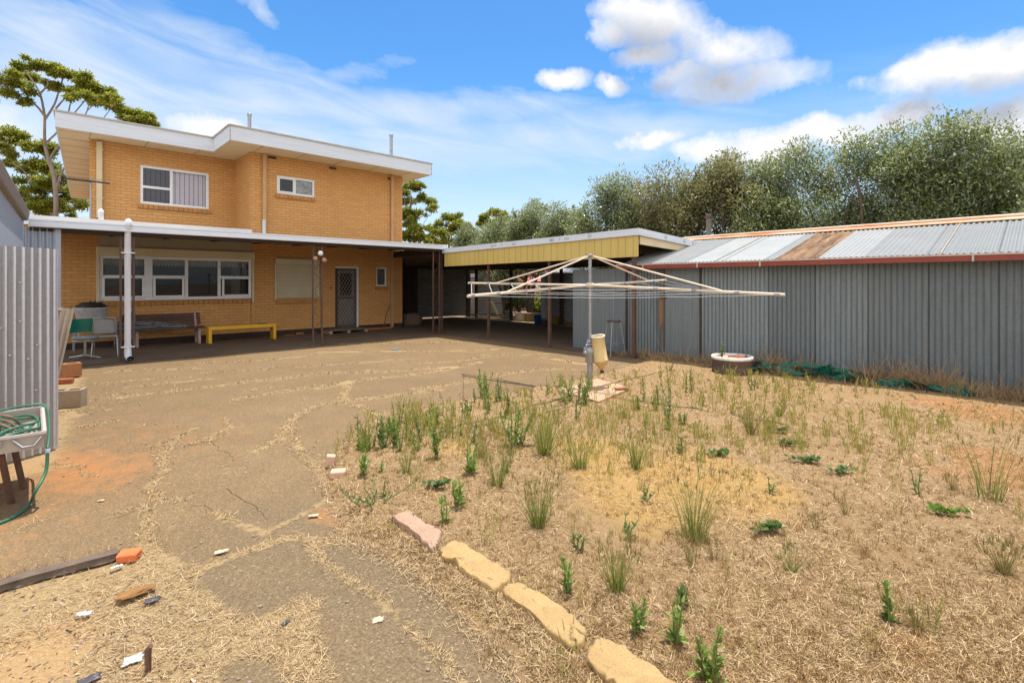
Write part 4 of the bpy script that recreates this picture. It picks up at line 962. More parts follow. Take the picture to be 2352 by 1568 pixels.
# old timber, rags, scraps
def strip_thing(name, m, pts, w, h, label, cat, seed=1):
    P = [Vector(p) for p in pts]; c = P[0].copy(); rr = random.Random(seed); m_ = MB(); n = 14; Q = []
    for i in range(n+1):
        t = i/n*(len(P)-1); k = min(int(t), len(P)-2); Q.append(P[k].lerp(P[k+1], t-k))
    for i in range(n):
        ww = w*(1+rr.uniform(-.12,.12)); d = (Q[i+1]-Q[i]).normalized(); 
        m_.beam(Q[i]-c-d*.004, Q[i+1]-c+d*.004, ww, h*(1+rr.uniform(-.15,.12)))
    return m_.loose(name, m, c, 0, label, cat)
OLDT = mat('split_grey_timber',(.17,.12,.085),(.09,.065,.05),9,.95,bump=.8,bscale=30,stretch=(1,1,1))
def rough_log(name, m, pts, w, h, label, cat, seed):
    rr = random.Random(seed); P = [Vector(p) for p in pts]; c = P[0].copy(); n = 40; K = 10; v = []; f = []; off = [rr.uniform(.75,1.15) for _ in range(K)]
    for i in range(n+1):
        t = i/n*(len(P)-1); k = min(int(t), len(P)-2); q = P[k].lerp(P[k+1], t-k)-c; d = (P[k+1]-P[k]).normalized(); sd_ = Vector((-d.y,d.x,0))
        off = [max(.6,min(1.2,o+rr.uniform(-.09,.09))) for o in off]; e = 1 if 0 < i < n else .7
        for j in range(K):
            a_ = 2*PI*j/K; ca, sa = math.cos(a_), math.sin(a_); ca, sa = math.copysign(abs(ca)**.6,ca), math.copysign(abs(sa)**.6,sa); v.append(q+(sd_*ca*w/2+Vector((0,0,1))*sa*h/2)*off[j]*e)
        if i: f += [((i-1)*K+j,(i-1)*K+(j+1)%K,i*K+(j+1)%K,i*K+j) for j in range(K)]
    f += [tuple(range(K))[::-1], tuple(range(n*K,n*K+K))]
    return MB().add(v,f).loose(name, m, c, 0, label, cat)
rough_log('old_timber', OLDT, [G(-60,1364,.012),G(60,1327,.012),G(272,1270,.015)], .075, .05, 'split grey timber edging half buried at the lower left', 'timber', 3)
strip_thing('thin_branch', OLDT, [G(900,1012,.02),G(975,1000,.02),G(1040,990,.02),G(1130,975,.02)], .028,.025,'thin grey branch lying on the lawn left of the clothes line','branch')
strip_thing('thin_branch', OLDT, [G(1255,948,.02),G(1330,930,.02),G(1370,920,.02)], .03,.025,'short grey branch lying in front of the clothes line pad','branch',4)
strip_thing('metal_rod', BLACK, [G(1062,862,.012),G(1150,876,.012),G(1240,889,.012)], .011,.011,'thin dark rod lying on the asphalt left of the clothes line','rod')
o = MB().tube([(0,0,0),(0,0,.085),(.012,0,.10)],[.012,.013,.010],8).loose('iron_stake', RUSTP, G(340,1538), 0, 'short rusty iron stake sticking up at the lower left','stake')
def rag(name, px, py, r, m, label, cat, seed, zz=.02, asp=1.0, rz=0):
    from mathutils import noise
    n = 14; v = []; f = []
    for i in range(n+1):
        for k in range(n+1):
            x, y = (i/n-.5)*2, (k/n-.5)*2; e = 1+.4*noise.noise(Vector((x*2+seed,y*2,0)))
            z = zz*(1+1.6*noise.noise(Vector((x*1.9,y*1.9,seed*2.7)))+.6*noise.noise(Vector((x*5,y*5,seed))))*(1-.6*max(abs(x),abs(y)))
            v.append((x*r*e, y*r*asp*e, max(.004,z)))
    for i in range(n):
        for k in range(n): q = i*(n+1)+k; f.append((q,q+n+1,q+n+2,q+1))
    o = MB().add(v,f,True).loose(name, m, G(px,py), rz, label, cat); s_ = o.modifiers.new('thickness','SOLIDIFY'); s_.thickness = .004; return o
RAGM = mat('white_rag',(.56,.55,.54),(.42,.41,.41),12,.8); SHELL = mat('cream_scrap',(.54,.46,.33),(.42,.34,.23),14,.8); BLUE = mat('cyan_plastic',(.0,.32,.55),(.0,.26,.48),9,.4); DKS = mat('dark_plastic_scrap',(.06,.05,.06),(.10,.085,.09),9,.5)
for (px,py,r,m_,lab,sd,asp,rz) in ((268,1302,.045,RAGM,'crumpled white rag beside the orange half brick',1,.5,.9),(192,1410,.05,RAGM,'white rag scrap on the dirt left of the bark strip',2,.5,.3),
     (305,1515,.055,RAGM,'crumpled white rag beside the iron stake',3,.8,.6),(720,1184,.055,SHELL,'flat oval cream scrap on the asphalt',4,.45,.3),(508,1267,.06,SHELL,'ragged pale paper scrap on the straw joint',5,.5,.5),
     (868,1424,.04,SHELL,'cream crumbly lump on the near asphalt',7,.8,.2),(232,1150,.035,SHELL,'small white scrap on the asphalt by the hose',8,.5,.2),
     (908,802,.13,BLUE,'scrap of bright blue plastic on the far asphalt',10,.6,.3),(350,1378,.05,DKS,'dark scrap beside the bark strip',11,.7,.5),(205,1560,.06,DKS,'dark plastic scrap at the lower left corner',12,.6,.8),(656,1430,.03,DKS,'small dark scrap on the near straw',13,.6,1.2),
     (345,1172+0,.0+.02,DKS,'tiny dark scrap in the straw joint',14,.6,.2),(866,954,.05,SHELL,'small white stone at the corner of the lawn',15,.8,.1)):
    rag('bark_strip' if 'bark piece' in lab else 'scrap' if 'rag' not in lab else 'rag', px, py, r*.6, m_, lab, 'scrap', sd, .009, asp, rz)
rock('bark_piece', mat('orange_bark',(.30,.15,.05),(.19,.095,.032),14,.95,bump=.8), G(312,1364)+Vector((0,0,.012)), .056, (1.3,.6,.2), 'flat orange brown bark piece at the lower left', 'bark', 9, None, .75, 4, .45, .6)
# green shade cloth along the shed
GSC = mat('green_shade_cloth',(.0,.17,.11),(.0,.10,.07),12,.7,bump=.5)
pts = [(1725,838),(1760,842),(1800,848),(1850,848),(1895,853),(1940,868),(1990,880),(2060,893),(2150,903),(2230,912)]
P = [Wl(-.20,PA(x,700,-.20)[0],0) for x,y in pts]; m = MB(); rr = random.Random(6)
for rep in range(5):
    Q = [p+Vector((rr.uniform(-.12,.12),rr.uniform(-.10,.10),.06+rr.random()*(.16 if i<6 else .06))) for i,p in enumerate(P)]; Q = smooth(Q,4)
    v = []; f = []
    for i,q in enumerate(Q):
        tw = rr.uniform(-.3,.3)+i*.5; wv = Vector((math.cos(tw)*.06,math.sin(tw*.7)*.08,math.sin(tw)*.06)); v += [q-wv,q+wv]
        if i: f.append((2*i-2,2*i-1,2*i+1,2*i))
    m.add([p-P[0] for p in v],f,True)
m.loose('shade_cloth', GSC, P[0], 0, 'crumpled green shade cloth lying along the foot of the shed wall', 'shade cloth')
m = MB()
for rep in range(3):
    Q = [p+Vector((rr.uniform(-.1,.1),-.02,.06+rr.random()*.12)) for p in P[:5]]; m.tube([q-P[0] for q in smooth(Q,4)], .018, 6)
m.loose('black_hose', BLACK, P[0], 0, 'black hose tangled in the green shade cloth', 'hose')

# ------------------------------------------------------------------ sunny yard behind the carport
tk = D(1312,700,20.9); tk.z = 0; wt = thing('water_tank', 'corrugated round water tank with pale conical lid behind the carport', 'water tank', tk)
TANK = metal_sheet('tank_zinc',(.33,.35,.37),(.24,.25,.27),rust_amt=.2,rough=.4,metal=.5,streak=False)
pr = []; z = .12
while z < 1.98: pr.append((1.26+.014*math.sin(z*2*PI/.085),z)); z += .0106
MB().lathe(pr,(0,0,0),48).build('body', TANK, wt); MB().lathe([(1.30,1.97),(1.31,1.99),(.25,2.22),(0,2.24)],(0,0,0),48).build('lid', metal_sheet('tank_lid',(.62,.64,.66),(.5,.52,.54),rough=.4,metal=.2,streak=False), wt)
MB().lathe([(1.2,0),(1.35,0),(1.35,.12),(0,.12)],(0,0,0),32).build('base', STUMPM, wt)
def bucket(name, px, py, w, h, m, label, cat, taper=.85):
    c = G(px,py); r = w/2; b = MB().lathe([(0,0),(r*taper,0),(r,h),(r*1.05,h),(r*1.05,h+.02),(r*.95,h+.02),(r*.93,h-.02),(r*taper*.9,.02),(0,.02)],(0,0,0),22)
    o = b.loose(name, m, c, 0, label, cat); return o
bucket('white_tub',1197,736,.50,.32,mat('white_tub_plastic',(.62,.60,.56),None,5,.5),'squat white tub in the yard behind the carport','tub',.95)
bucket('blue_bucket',1235,745,.29,.34,mat('blue_plastic',(.02,.10,.32),(.015,.08,.26),6,.4),'blue plastic bucket behind the carport','bucket')
bucket('cut_drum',1276,744,.42,.30,mat('rusty_yellow_drum',(.40,.26,.08),(.26,.15,.06),7,.6),'rusty yellow cut down drum in front of the water tank','drum',1.0)
bucket('grey_pot',1168,730,.34,.30,mat('grey_pot_clay',(.35,.36,.34),None,5,.7),'small grey pot beside the white tub','pot',.8)
MB().box(-.34,.34,-.22,.22,0,.30).box(-.36,.36,-.24,.24,.30,.33).loose('timber_crate', PALB, G(1233,738)+Vector((-.12,.4,0)), .3, 'low timber crate behind the blue bucket','crate',bevel=.006)
p = G(1146,728); MB().beam((0,0,0),(-.36,.25,.74),.20,.03).loose('leaning_plank', mat('pale_yellow_plank',(.62,.50,.26),(.54,.42,.20),5,.8), p, 0, 'pale yellow plank leaning in the sunny yard','plank')
for k,(px,py,ln,rz) in enumerate(((1115,733,1.6,.3),(1150,730,1.9,.55),(1120,730,1.4,.1))):
    MB().box(-ln/2,ln/2,-.05,.05,.0,.05).loose('loose_timber', (PALB,PALT,STUMPM)[k], G(px,py)+Vector((0,0,.05*k if k==2 else 0)), rz, ('yellow timber length on the sunny ground behind the carport','grey timber length under the leaning plank','brown timber length behind the leaning plank')[k],'timber')
MB().beam((-.8,0,.55),(.9,.2,.75),.10,.05).beam((-.7,0,0),(-.7,0,.56),.07,.07).beam((.8,.2,0),(.8,.2,.72),.07,.07).loose('trestle_rail', PALT, G(1158,727)+Vector((0,.5,0)), .1, 'grey timber rail on two stakes beside the carport yard','rail')
b = 4.4; ca0, ca1 = PB(1093,660,b)[0], PB(1159,660,b)[0]
cs = ht('clad_shed', 'small shed clad in horizontal grey boards behind the carport', 'shed', (ca0+ca1)/2, b+.6)
WB = mat('grey_weatherboard',(.30,.28,.25),(.22,.20,.18),3,.8,stretch=(.5,1,5))
m = MB(); z = 0
while z < 1.85: m.hexa([(ca0,b-.03,z),(ca1,b-.03,z),(ca1,b+1.2,z),(ca0,b+1.2,z)],[(ca0,b,z+.16),(ca1,b,z+.16),(ca1,b+1.2,z+.16),(ca0,b+1.2,z+.16)]); z += .17
m.build('boards', WB, cs); MB().box(ca0-.05,ca1+.05,b-.05,b+1.25,1.9,2.1).build('fascia', mat('pale_grey_fascia',(.50,.53,.55),None,3,.6), cs)
p = D(1205,640,31); rs_ = thing('red_shed', 'salmon red steel shed glimpsed between the trees behind the carport', 'shed', (p.x,p.y,0), .15)
REDM = mat('salmon_red_steel',(.55,.16,.14),(.48,.13,.12),2,.5)
MB().corr((-1.6,0,0),(3.2,0,0),(0,0,1.75),(0,-1,0),.2,.02,8).build('wall', REDM, rs_)
MB().corr((-1.8,-.2,1.70),(3.6,0,0),(0,1.8,.75),(0,-.4,.9),.2,.02,8).build('roof', REDM, rs_); MB().box(-1.6,1.6,1.6,1.65,0,2.3).build('back_wall', REDM, rs_)
# ------------------------------------------------------------------ ground, asphalt, lawn
def np_noise(x, y, seed, sc):            # cheap smooth value noise
    r = np.random.default_rng(seed); T = r.random((64,64))
    u, v = x*sc, y*sc; i, j = np.floor(u).astype(int), np.floor(v).astype(int); fu, fv = u-i, v-j
    fu = fu*fu*(3-2*fu); fv = fv*fv*(3-2*fv)
    a, b, c, d = T[i%64,j%64], T[(i+1)%64,j%64], T[i%64,(j+1)%64], T[(i+1)%64,(j+1)%64]
    return (a*(1-fu)+b*fu)*(1-fv)+(c*(1-fu)+d*fu)*fv-.5
def seg_dist(x, y, P):
    d = np.full(x.shape, 1e9)
    for (x0,y0),(x1,y1) in zip(P[:-1],P[1:]):
        dx, dy = x1-x0, y1-y0; t = np.clip(((x-x0)*dx+(y-y0)*dy)/(dx*dx+dy*dy+1e-9),0,1)
        d = np.minimum(d, np.hypot(x-x0-t*dx, y-y0-t*dy))
    return d
def inside(x, y, P):
    c = np.zeros(x.shape, bool); n = len(P)
    for i in range(n):
        (x0,y0),(x1,y1) = P[i],P[(i+1)%n]
        k = ((y0>y)!=(y1>y)) & (x < (x1-x0)*(y-y0)/(y1-y0+1e-12)+x0); c ^= k
    return c
def GP(pts): return [tuple(G(x,y)[:2]) for x,y in pts]
def wob(P, amp=.03, step=.12, seed=1):   # natural wobble along a surveyed line
    r = random.Random(seed); out = [P[0]]
    for (x0,y0),(x1,y1) in zip(P[:-1],P[1:]):
        l = math.hypot(x1-x0,y1-y0); n = max(1,int(l/step))
        for k in range(1,n+1): out.append((x0+(x1-x0)*k/n+(r.uniform(-amp,amp) if k<n else 0), y0+(y1-y0)*k/n+(r.uniform(-amp,amp) if k<n else 0)))
    return out
CR = [  # straw filled joints in the asphalt: surveyed points, half width, strength
 ([(194,884),(285,877),(404,866)],.05,.55),([(247,853),(350,848),(454,845)],.06,.7),([(435,834),(591,828),(735,815)],.05,.6),
 ([(285,912),(404,897),(591,875),(747,858),(857,851)],.075,.95),([(291,889),(482,870)],.05,.6),([(544,916),(622,903),(716,889),(810,875),(857,870)],.06,.7),
 ([(585,1036),(647,1006),(666,966),(716,934),(772,922),(826,931),(866,953)],.075,1.0),([(666,985),(690,1030),(720,1060),(740,1092),(775,1150),(804,1192)],.07,.9),
 ([(335,1034),(404,1003),(451,980)],.045,.7),([(422,1023),(497,997),(532,981),(523,959)],.055,.8),([(182,981),(230,973),(279,964)],.06,.8),
 ([(735,809),(907,805),(1000,806),(1141,800)],.07,.8),([(966,833),(1047,830),(1126,817)],.06,.7),([(735,859),(844,855),(954,848),(1040,842)],.07,.8),
 ([(735,891),(813,875),(922,862),(1016,850),(1101,830)],.07,.85),([(954,892),(1047,881),(1157,858),(1235,847),(1313,848)],.07,.8),([(772,922),(790,921),(876,911),(938,903),(1010,895)],.06,.8),
 ([(735,790),(954,787),(1060,786)],.05,.5),([(1250,819),(1329,834),(1454,844)],.06,.7),([(1060,812),(1180,815),(1260,812)],.05,.5),([(800,875),(790,905),(790,921)],.06,.6),
 ([(339,1240),(342,1172),(361,1136),(342,1117),(377,1076),(380,1035),(410,1000),(448,980)],.06,.95),([(342,1145),(396,1147),(440,1140)],.04,.8),([(254,1177),(339,1161)],.035,.7),
 ([(421,1023),(487,1010),(528,975)],.04,.7),([(515,1068),(524,1090)],.06,.6),([(492,1169),(533,1191),(588,1213),(609,1220)],.055,.95),
 ([(609,1220),(650,1200),(704,1173),(748,1146),(790,1120)],.05,.8),([(453,1304),(531,1273),(625,1242),(681,1226),(734,1239),(802,1236),(840,1240)],.06,1.0),
 ([(328,1236),(360,1262),(420,1300),(453,1304)],.07,.9),([(711,1250),(748,1292),(816,1339),(870,1373),(907,1410)],.045,.95),([(930,1430),(975,1470),(1019,1498),(1046,1549),(1060,1600)],.045,.9),
 ([(1130,1492),(1140,1505)],.05,.7),([(185,1085),(215,1095)],.06,.7),([(100,1062),(190,1075)],.06,.6),([(40,1210),(110,1190)],.05,.6),([(560,900),(650,884)],.05,.4),
 ([(170,955),(150,945)],.12,.9),([(620,845),(800,835),(960,822)],.05,.5),([(460,858),(620,848)],.05,.45)]
CRW = [(wob(GP(p),.025,.14,i), w, s) for i,(p,w,s) in enumerate(CR)]
STRAWP = GP([(-260,1345),(0,1349),(270,1278),(318,1246),(345,1262),(400,1295),(455,1306),(462,1340),(520,1395),(600,1420),(645,1392),(690,1368),(742,1372),(733,1440),(752,1500),(775,1568),(790,1660),(655,1660),(645,1530),(600,1512),(520,1515),(500,1560),(480,1700),(-420,1700)])
LAWNP = GP([(1493,829),(1420,848),(1355,868),(1235,889),(1098,914),(985,930),(907,944),(866,953),(830,985),(802,1016),(766,1042),(758,1075),(770,1130),(804,1190),(795,1226),(850,1238),(904,1261),(951,1292),(1019,1346),(1100,1407),(1188,1478),(1225,1568),(1260,1800)])+[(1.0,.6),(14,.6),(14,8)]+[tuple(Wl(.4,b)[:2]) for b in (-19,-9.6)]
LAWNP = wob(LAWNP[:23],.03,.12,77)+LAWNP[23:]
gx = np.arange(-11,7.5,.06); gy = np.arange(.8,21.5,.06); X, Y = np.meshgrid(gx, gy); nx_, ny_ = len(gx), len(gy)
st = np.zeros_like(X); rise = np.zeros_like(X)
for P, w, s in CRW:
    d = seg_dist(X, Y, P); w = w*(1.25 if np.mean([q[1] for q in P]) > 6.5 else .72); st = np.maximum(st, min(1.15,s*(1.5 if np.mean([q[1] for q in P]) > 6.5 else 1))*np.exp(-(d/w)**2)); rise = np.maximum(rise, np.exp(-(d/.22)**2))
sdS = seg_dist(X,Y,STRAWP+STRAWP[:1]); inS = inside(X,Y,STRAWP); st = np.maximum(st, np.where(inS, np.clip(.5+sdS*4,0,.9), np.clip(.5-sdS*6,0,1)))
aa = (X-CX0)*CA+(Y-CY0)*SA; bb = -(X-CX0)*SA+(Y-CY0)*CA
st = np.where(aa > 4.75, .85, st)
fl = seg_dist(X,Y,GP([(60,1080),(128,960),(140,900),(160,868)])); st = np.maximum(st, .75*np.exp(-(fl/.28)**2))
red = np.clip(1-seg_dist(X,Y,GP([(-200,1560),(60,1540),(110,1470)]))/.35,0,1)+np.clip(1-seg_dist(X,Y,GP([(0,1090),(120,1060),(200,1090)]))/.55,0,1)*.42+np.clip(1-seg_dist(X,Y,GP([(740,1170),(790,1215)]))/.25,0,1)*.6
red = red+.38*np.clip((-1.6-X)/1.5,0,1)*np.clip((8.5-Y)/3,0,1)
near_gray = np.clip((5.2-Y)/2.2,0,1)*np.clip((X+2.6)/1.0,0,1)
Z = np_noise(X,Y,1,.9)*.022+np_noise(X,Y,2,2.6)*.008+rise*.012*(np_noise(X,Y,5,.6)+.5)-.012
Z = np.where((bb > -3.3)|(aa > -.6)&(bb>-10.4), np.minimum(Z,-.002), Z)
V = np.stack([X,Y,Z],-1).reshape(-1,3); idx = np.arange(nx_*ny_).reshape(ny_,nx_)
Q = np.stack([idx[:-1,:-1],idx[:-1,1:],idx[1:,1:],idx[1:,:-1]],-1).reshape(-1,4)
def attr(o, name, arr):
    a = o.data.attributes.new(name,'FLOAT','POINT'); a.data.foreach_set('value', np.asarray(arr,np.float32).ravel())

ASPH, nt, b, tc = new_mat('old_asphalt'); o_ = tc.outputs['Object']
at = lambda n: nt.new('ShaderNodeAttribute', attribute_name=n).outputs['Fac']
big = nt.ramp(nt.noise(o_, .55, 5, .6), .32, .7); med = nt.ramp(nt.noise(o_, 2.4, 6, .7, .5), .35, .7); fin = nt.noise(o_, 70, 3, .75)
col = nt.mix(big, (.190,.122,.058), (.238,.160,.080)); col = nt.mix(nt.math('MULTIPLY', med, .5), col, (.160,.108,.062))
col = nt.mix(nt.math('MULTIPLY', at('grey'), nt.math('MULTIPLY_ADD', med, .3, .65)), col, (.158,.114,.063))
vor = nt.new('ShaderNodeTexVoronoi', Scale=130.0); nt.l.new(o_, vor.inputs['Vector'])
sc_ = nt.new('ShaderNodeSeparateColor'); nt.l.new(vor.outputs['Color'], sc_.inputs[0])
agg = nt.math('MULTIPLY_ADD', nt.math('SUBTRACT', sc_.outputs[0], .5), .55, 1.0); agg = nt.math('MULTIPLY', agg, nt.math('MULTIPLY_ADD', nt.math('SUBTRACT', fin, .5), .8, 1.0))
cc = nt.new('ShaderNodeCombineColor'); [nt.set(cc.inputs[i], agg) for i in range(3)]
col = nt.mix(1.0, col, cc.outputs[0], 'MULTIPLY')
col = nt.mix(nt.math('MULTIPLY', nt.math('GREATER_THAN', sc_.outputs[1], .98), .5), col, (.42,.34,.24))
col = nt.mix(nt.math('MULTIPLY', nt.ramp(nt.math('ADD', at('red'), nt.math('MULTIPLY', nt.math('SUBTRACT', nt.noise(o_, 5, 6, .75), .5), 1.3)), .35, .75), .8), col, nt.mix(fin, (.34,.14,.045), (.42,.20,.075)))
sn = nt.math('ADD', nt.noise(o_, 12, 7, .85), nt.math('MULTIPLY', nt.noise(nt.mapping(o_,(70,70,1)), 1.0, 3, .8), .6))
sf = nt.ramp(nt.math('ADD', at('straw'), nt.math('MULTIPLY', nt.math('SUBTRACT', sn, .8), 1.5)), .36, .60)
sv = nt.noise(nt.mapping(o_,(45,95,1)), 1.0, 5, .8, 1.2)
scol = nt.mix(nt.ramp(sv,.3,.72), (.21,.135,.06), (.58,.42,.21))
col = nt.mix(nt.math('MULTIPLY', sf, .7), col, scol)
nt.set(b.inputs['Base Color'], col); b.inputs['Roughness'].default_value = .92; b.inputs['Specular IOR Level'].default_value = .2
hh = nt.math('ADD', nt.math('MULTIPLY', sc_.outputs[0], .5), nt.math('ADD', nt.math('MULTIPLY', med, 1.0), nt.math('MULTIPLY', nt.math('MULTIPLY', sf, sv), 1.6)))
bp = nt.new('ShaderNodeBump', Strength=.55, Distance=.008); nt.set(bp.inputs['Height'], hh); nt.set(b.inputs['Normal'], bp.outputs[0])
asphalt = mesh_np('asphalt_yard', V, Q, ASPH, True); tag(asphalt, kind='structure')
attr(asphalt,'straw',st); attr(asphalt,'red',red); attr(asphalt,'grey',near_gray)
# fine open cracks cut in the asphalt
CRK_ = [[(220,1200),(254,1188),(300,1175),(339,1161)],[(396,1147),(440,1140),(481,1135),(505,1130)],[(481,1135),(492,1158),(515,1175)],[(487,1012),(500,1030),(530,1040),(535,1060)],[(520,1118),(540,1132),(575,1150),(605,1175),(615,1190)],
 [(300,1050),(260,1062),(225,1068)],[(420,1160),(470,1155),(490,1168)],[(1115,1420),(1122,1440),(1118,1462),(1128,1485)],[(330,1033),(300,1041)],[(570,903),(620,899),(650,890)],[(535,960),(522,975),(528,985)],[(1130,1540),(1145,1568),(1150,1600)],[(130,1080),(100,1086)],[(640,965),(600,985),(560,990)]]
CRK = [c for i,c in enumerate(CRK_) if i in (0,3,4,6,7,10,12)]
m = MB(); rr = random.Random(3)
for c in CRK:
    P = wob(GP(c),.02,.05,rr.randint(0,99)); w = [.0007+.0013*rr.random() for _ in P]; w[0] = w[-1] = .001; v = []; f = []
    for i,(x,y) in enumerate(P):
        x0,y0 = P[max(i-1,0)]; x1_,y1_ = P[min(i+1,len(P)-1)]; d = Vector((x1_-x0,y1_-y0)).normalized(); ii = min(nx_-1,max(0,int(round((x+11)/.06)))); jj = min(ny_-1,max(0,int(round((y-.8)/.06)))); z = Z[jj,ii]+.004
        v += [(x-d.y*w[i],y+d.x*w[i],z),(x+d.y*w[i],y-d.x*w[i],z)]
        if i: f.append((2*i-2,2*i-1,2*i+1,2*i))
    m.add(v,f)
tag(m.build('asphalt_crack', mat('crack_gap',(.035,.025,.018),None,9,1.0), None, 0, (0,0,0)), kind='structure')

# slabs in the shade
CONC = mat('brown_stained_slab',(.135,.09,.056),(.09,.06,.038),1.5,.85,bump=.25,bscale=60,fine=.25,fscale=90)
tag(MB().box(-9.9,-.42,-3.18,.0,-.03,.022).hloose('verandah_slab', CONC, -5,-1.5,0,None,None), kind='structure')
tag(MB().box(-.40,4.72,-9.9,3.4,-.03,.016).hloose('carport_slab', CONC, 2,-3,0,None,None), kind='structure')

# lawn sheet
lx = np.arange(-2.2,14.1,.06); ly = np.arange(.6,12.2,.06); LX, LY = np.meshgrid(lx,ly)
sd = np.full(LX.shape,1e9)
Pc = LAWNP+LAWNP[:1]; sd = seg_dist(LX,LY,Pc); sd = np.where(inside(LX,LY,LAWNP), sd, -sd)
LZ = np.clip(sd*.35,-.08,.028)+np_noise(LX,LY,7,1.0)*.035*np.clip(sd*2,0,1)+np_noise(LX,LY,8,4.0)*.022*np.clip(sd*4,0,1)+np_noise(LX,LY,9,11.0)*.012
def lz(x, y): 
    i = min(len(lx)-1,max(0,int(round((x+2.2)/.06)))); j = min(len(ly)-1,max(0,int(round((y-.6)/.06)))); return float(LZ[j,i])
redL = sum(np.clip(1-np.hypot(LX-G(*c).x,(LY-G(*c).y)*.8)/r,0,1) for c,r in (((2290,1110),.8),((2180,935),.9),((2300,960),.6),((2110,1515),.3),((1560,1100),.5),((2320,1070),.5),((1400,915),.4),((905,1215),.25),((2290,1060),.4)))
yel = sum(np.clip(1-np.hypot(LX-G(*c).x,(LY-G(*c).y)*.7)/r,0,1) for c,r in (((1560,1090),1.0),((1330,1040),.6),((1440,1150),.7),((1700,1120),.6),((1050,1040),.4)))
SOIL, nt, b, tc = new_mat('dry_lawn_soil'); o_ = tc.outputs['Object']
n1 = nt.noise(o_, 3.2, 7, .75); n2 = nt.noise(nt.mapping(o_,(90,40,1)), 1.0, 4, .8, 1.5); n3 = nt.noise(nt.mapping(o_,(38,100,1)), 1.0, 4, .8, 1.5); bign = nt.ramp(nt.noise(o_, 1.1, 6, .7), .38, .62)
col = nt.mix(nt.ramp(nt.math('MAXIMUM',n2,n3), .42, .70), (.160,.092,.040), (.48,.33,.165))
col = nt.mix(nt.math('MULTIPLY', nt.ramp(n1,.52,.72), .55), col, (.235,.13,.055))
col = nt.mix(nt.math('MULTIPLY', bign, .55), col, (.36,.235,.125))
col = nt.mix(nt.math('MULTIPLY', nt.ramp(nt.math('ADD', at('red'), nt.math('MULTIPLY', nt.math('SUBTRACT', n1, .5), 2.2)), .5, .85), .6), col, (.37,.165,.06))
col = nt.mix(nt.math('MULTIPLY', nt.ramp(nt.math('ADD', at('yel'), nt.math('MULTIPLY', nt.math('SUBTRACT', n1, .5), 1.2)), .3, .9), .5), col, (.50,.30,.08))
nt.set(b.inputs['Base Color'], col); b.inputs['Roughness'].default_value = .95; b.inputs['Specular IOR Level'].default_value = .15
bp = nt.new('ShaderNodeBump', Strength=.9, Distance=.012); nt.set(bp.inputs['Height'], nt.math('ADD', nt.math('MAXIMUM',n2,n3), n1)); nt.set(b.inputs['Normal'], bp.outputs[0])
keep = (sd > -.25)
LV = np.stack([LX,LY,LZ],-1).reshape(-1,3); li = np.arange(LX.size).reshape(LX.shape)
LQ = np.stack([li[:-1,:-1],li[:-1,1:],li[1:,1:],li[1:,:-1]],-1).reshape(-1,4); LQ = LQ[keep.ravel()[LQ].any(1)]
lawn = mesh_np('lawn_ground', LV, LQ, SOIL, True); tag(lawn, kind='structure'); attr(lawn,'red',redL); attr(lawn,'yel',yel)
# earth out to the horizon
EARTH = mat('dry_earth',(.30,.19,.10),(.22,.15,.075),.3,.95,bump=.5,bscale=6)
tag(mesh_np('ground', [(-600,-300,-.09),(600,-300,-.09),(600,1500,-.09),(-600,1500,-.09)], [(0,1,2,3)], EARTH), kind='structure')

# ------------------------------------------------------------------ dry straw and stubble
def blades(P, Dr, ln, w, taper=.35, segs=1, bend=None):
    """flat tapering blades; P base (n,3), Dr unit direction (n,3), ln and w (n,)"""
    n = len(P); side = np.cross(Dr, np.array([0,0,1.0])+rng.normal(0,.35,(n,3))); side /= np.linalg.norm(side,axis=1,keepdims=True)+1e-9
    vs = []
    for k in range(segs+1):
        t = k/segs; c = P+Dr*(ln*t)[:,None]
        if bend is not None: c = c+bend*(t*t*ln)[:,None]
        hw = (w*(1-(1-taper)*t)/2)[:,None]; vs += [c-side*hw, c+side*hw]
    V = np.stack(vs,1); m = 2*(segs+1); base = (np.arange(n)*m)[:,None]; qs = [base+np.array([2*k,2*k+1,2*k+3,2*k+2]) for k in range(segs)]
    return V.reshape(-1,3), np.concatenate(qs,0)
class Acc:
    def __init__(s): s.V = []; s.Q = []; s.n = 0
    def add(s, vq): V, Q = vq; s.V.append(V); s.Q.append(Q+s.n); s.n += len(V)
    def obj(s, name, m, parent=None): return mesh_np(name, np.concatenate(s.V), np.concatenate(s.Q), m, False, parent)
def lying(n, x, y, z, lmin, lmax, wmul=1.0, tmax=.35):
    az = rng.uniform(0,2*PI,n); el = np.abs(rng.normal(0,tmax,n)); d = np.stack([np.cos(az)*np.cos(el),np.sin(az)*np.cos(el),np.sin(el)],1)
    ln = rng.uniform(lmin,lmax,n)*rng.choice([.6,1,1.5],n,p=[.45,.4,.15]); w = np.maximum(.0028,.0010*y)*rng.uniform(.7,1.5,n)*wmul
    return blades(np.stack([x,y,z],1), d, ln, w, .5)
STRAWB = leaf_mat('bleached_straw', [(.15,.088,.04),(.33,.215,.105),(.47,.33,.17),(.60,.45,.26),(.24,.14,.06)], 0, .8, .2)
STRAW = leaf_mat('dry_straw', [(.11,.062,.026),(.34,.215,.095),(.50,.345,.165),(.66,.50,.29),(.22,.13,.055),(.31,.185,.07)], 0, .8, .2)
def sample_lawn(n, near=True):
    out = []
    while sum(len(o) for o in out) < n:
        if near:
            px = rng.uniform(740,2420,n); py = rng.uniform(850,1640,n)**1; y = FPX*CAMZ/(py-HZ); x = (px-CXP)*y/FPX
        else: x = rng.uniform(-2,13,n); y = rng.uniform(.9,11.5,n)
        k = inside(x,y,LAWNP); out.append(np.stack([x[k],y[k]],1))
    return np.concatenate(out)[:n]
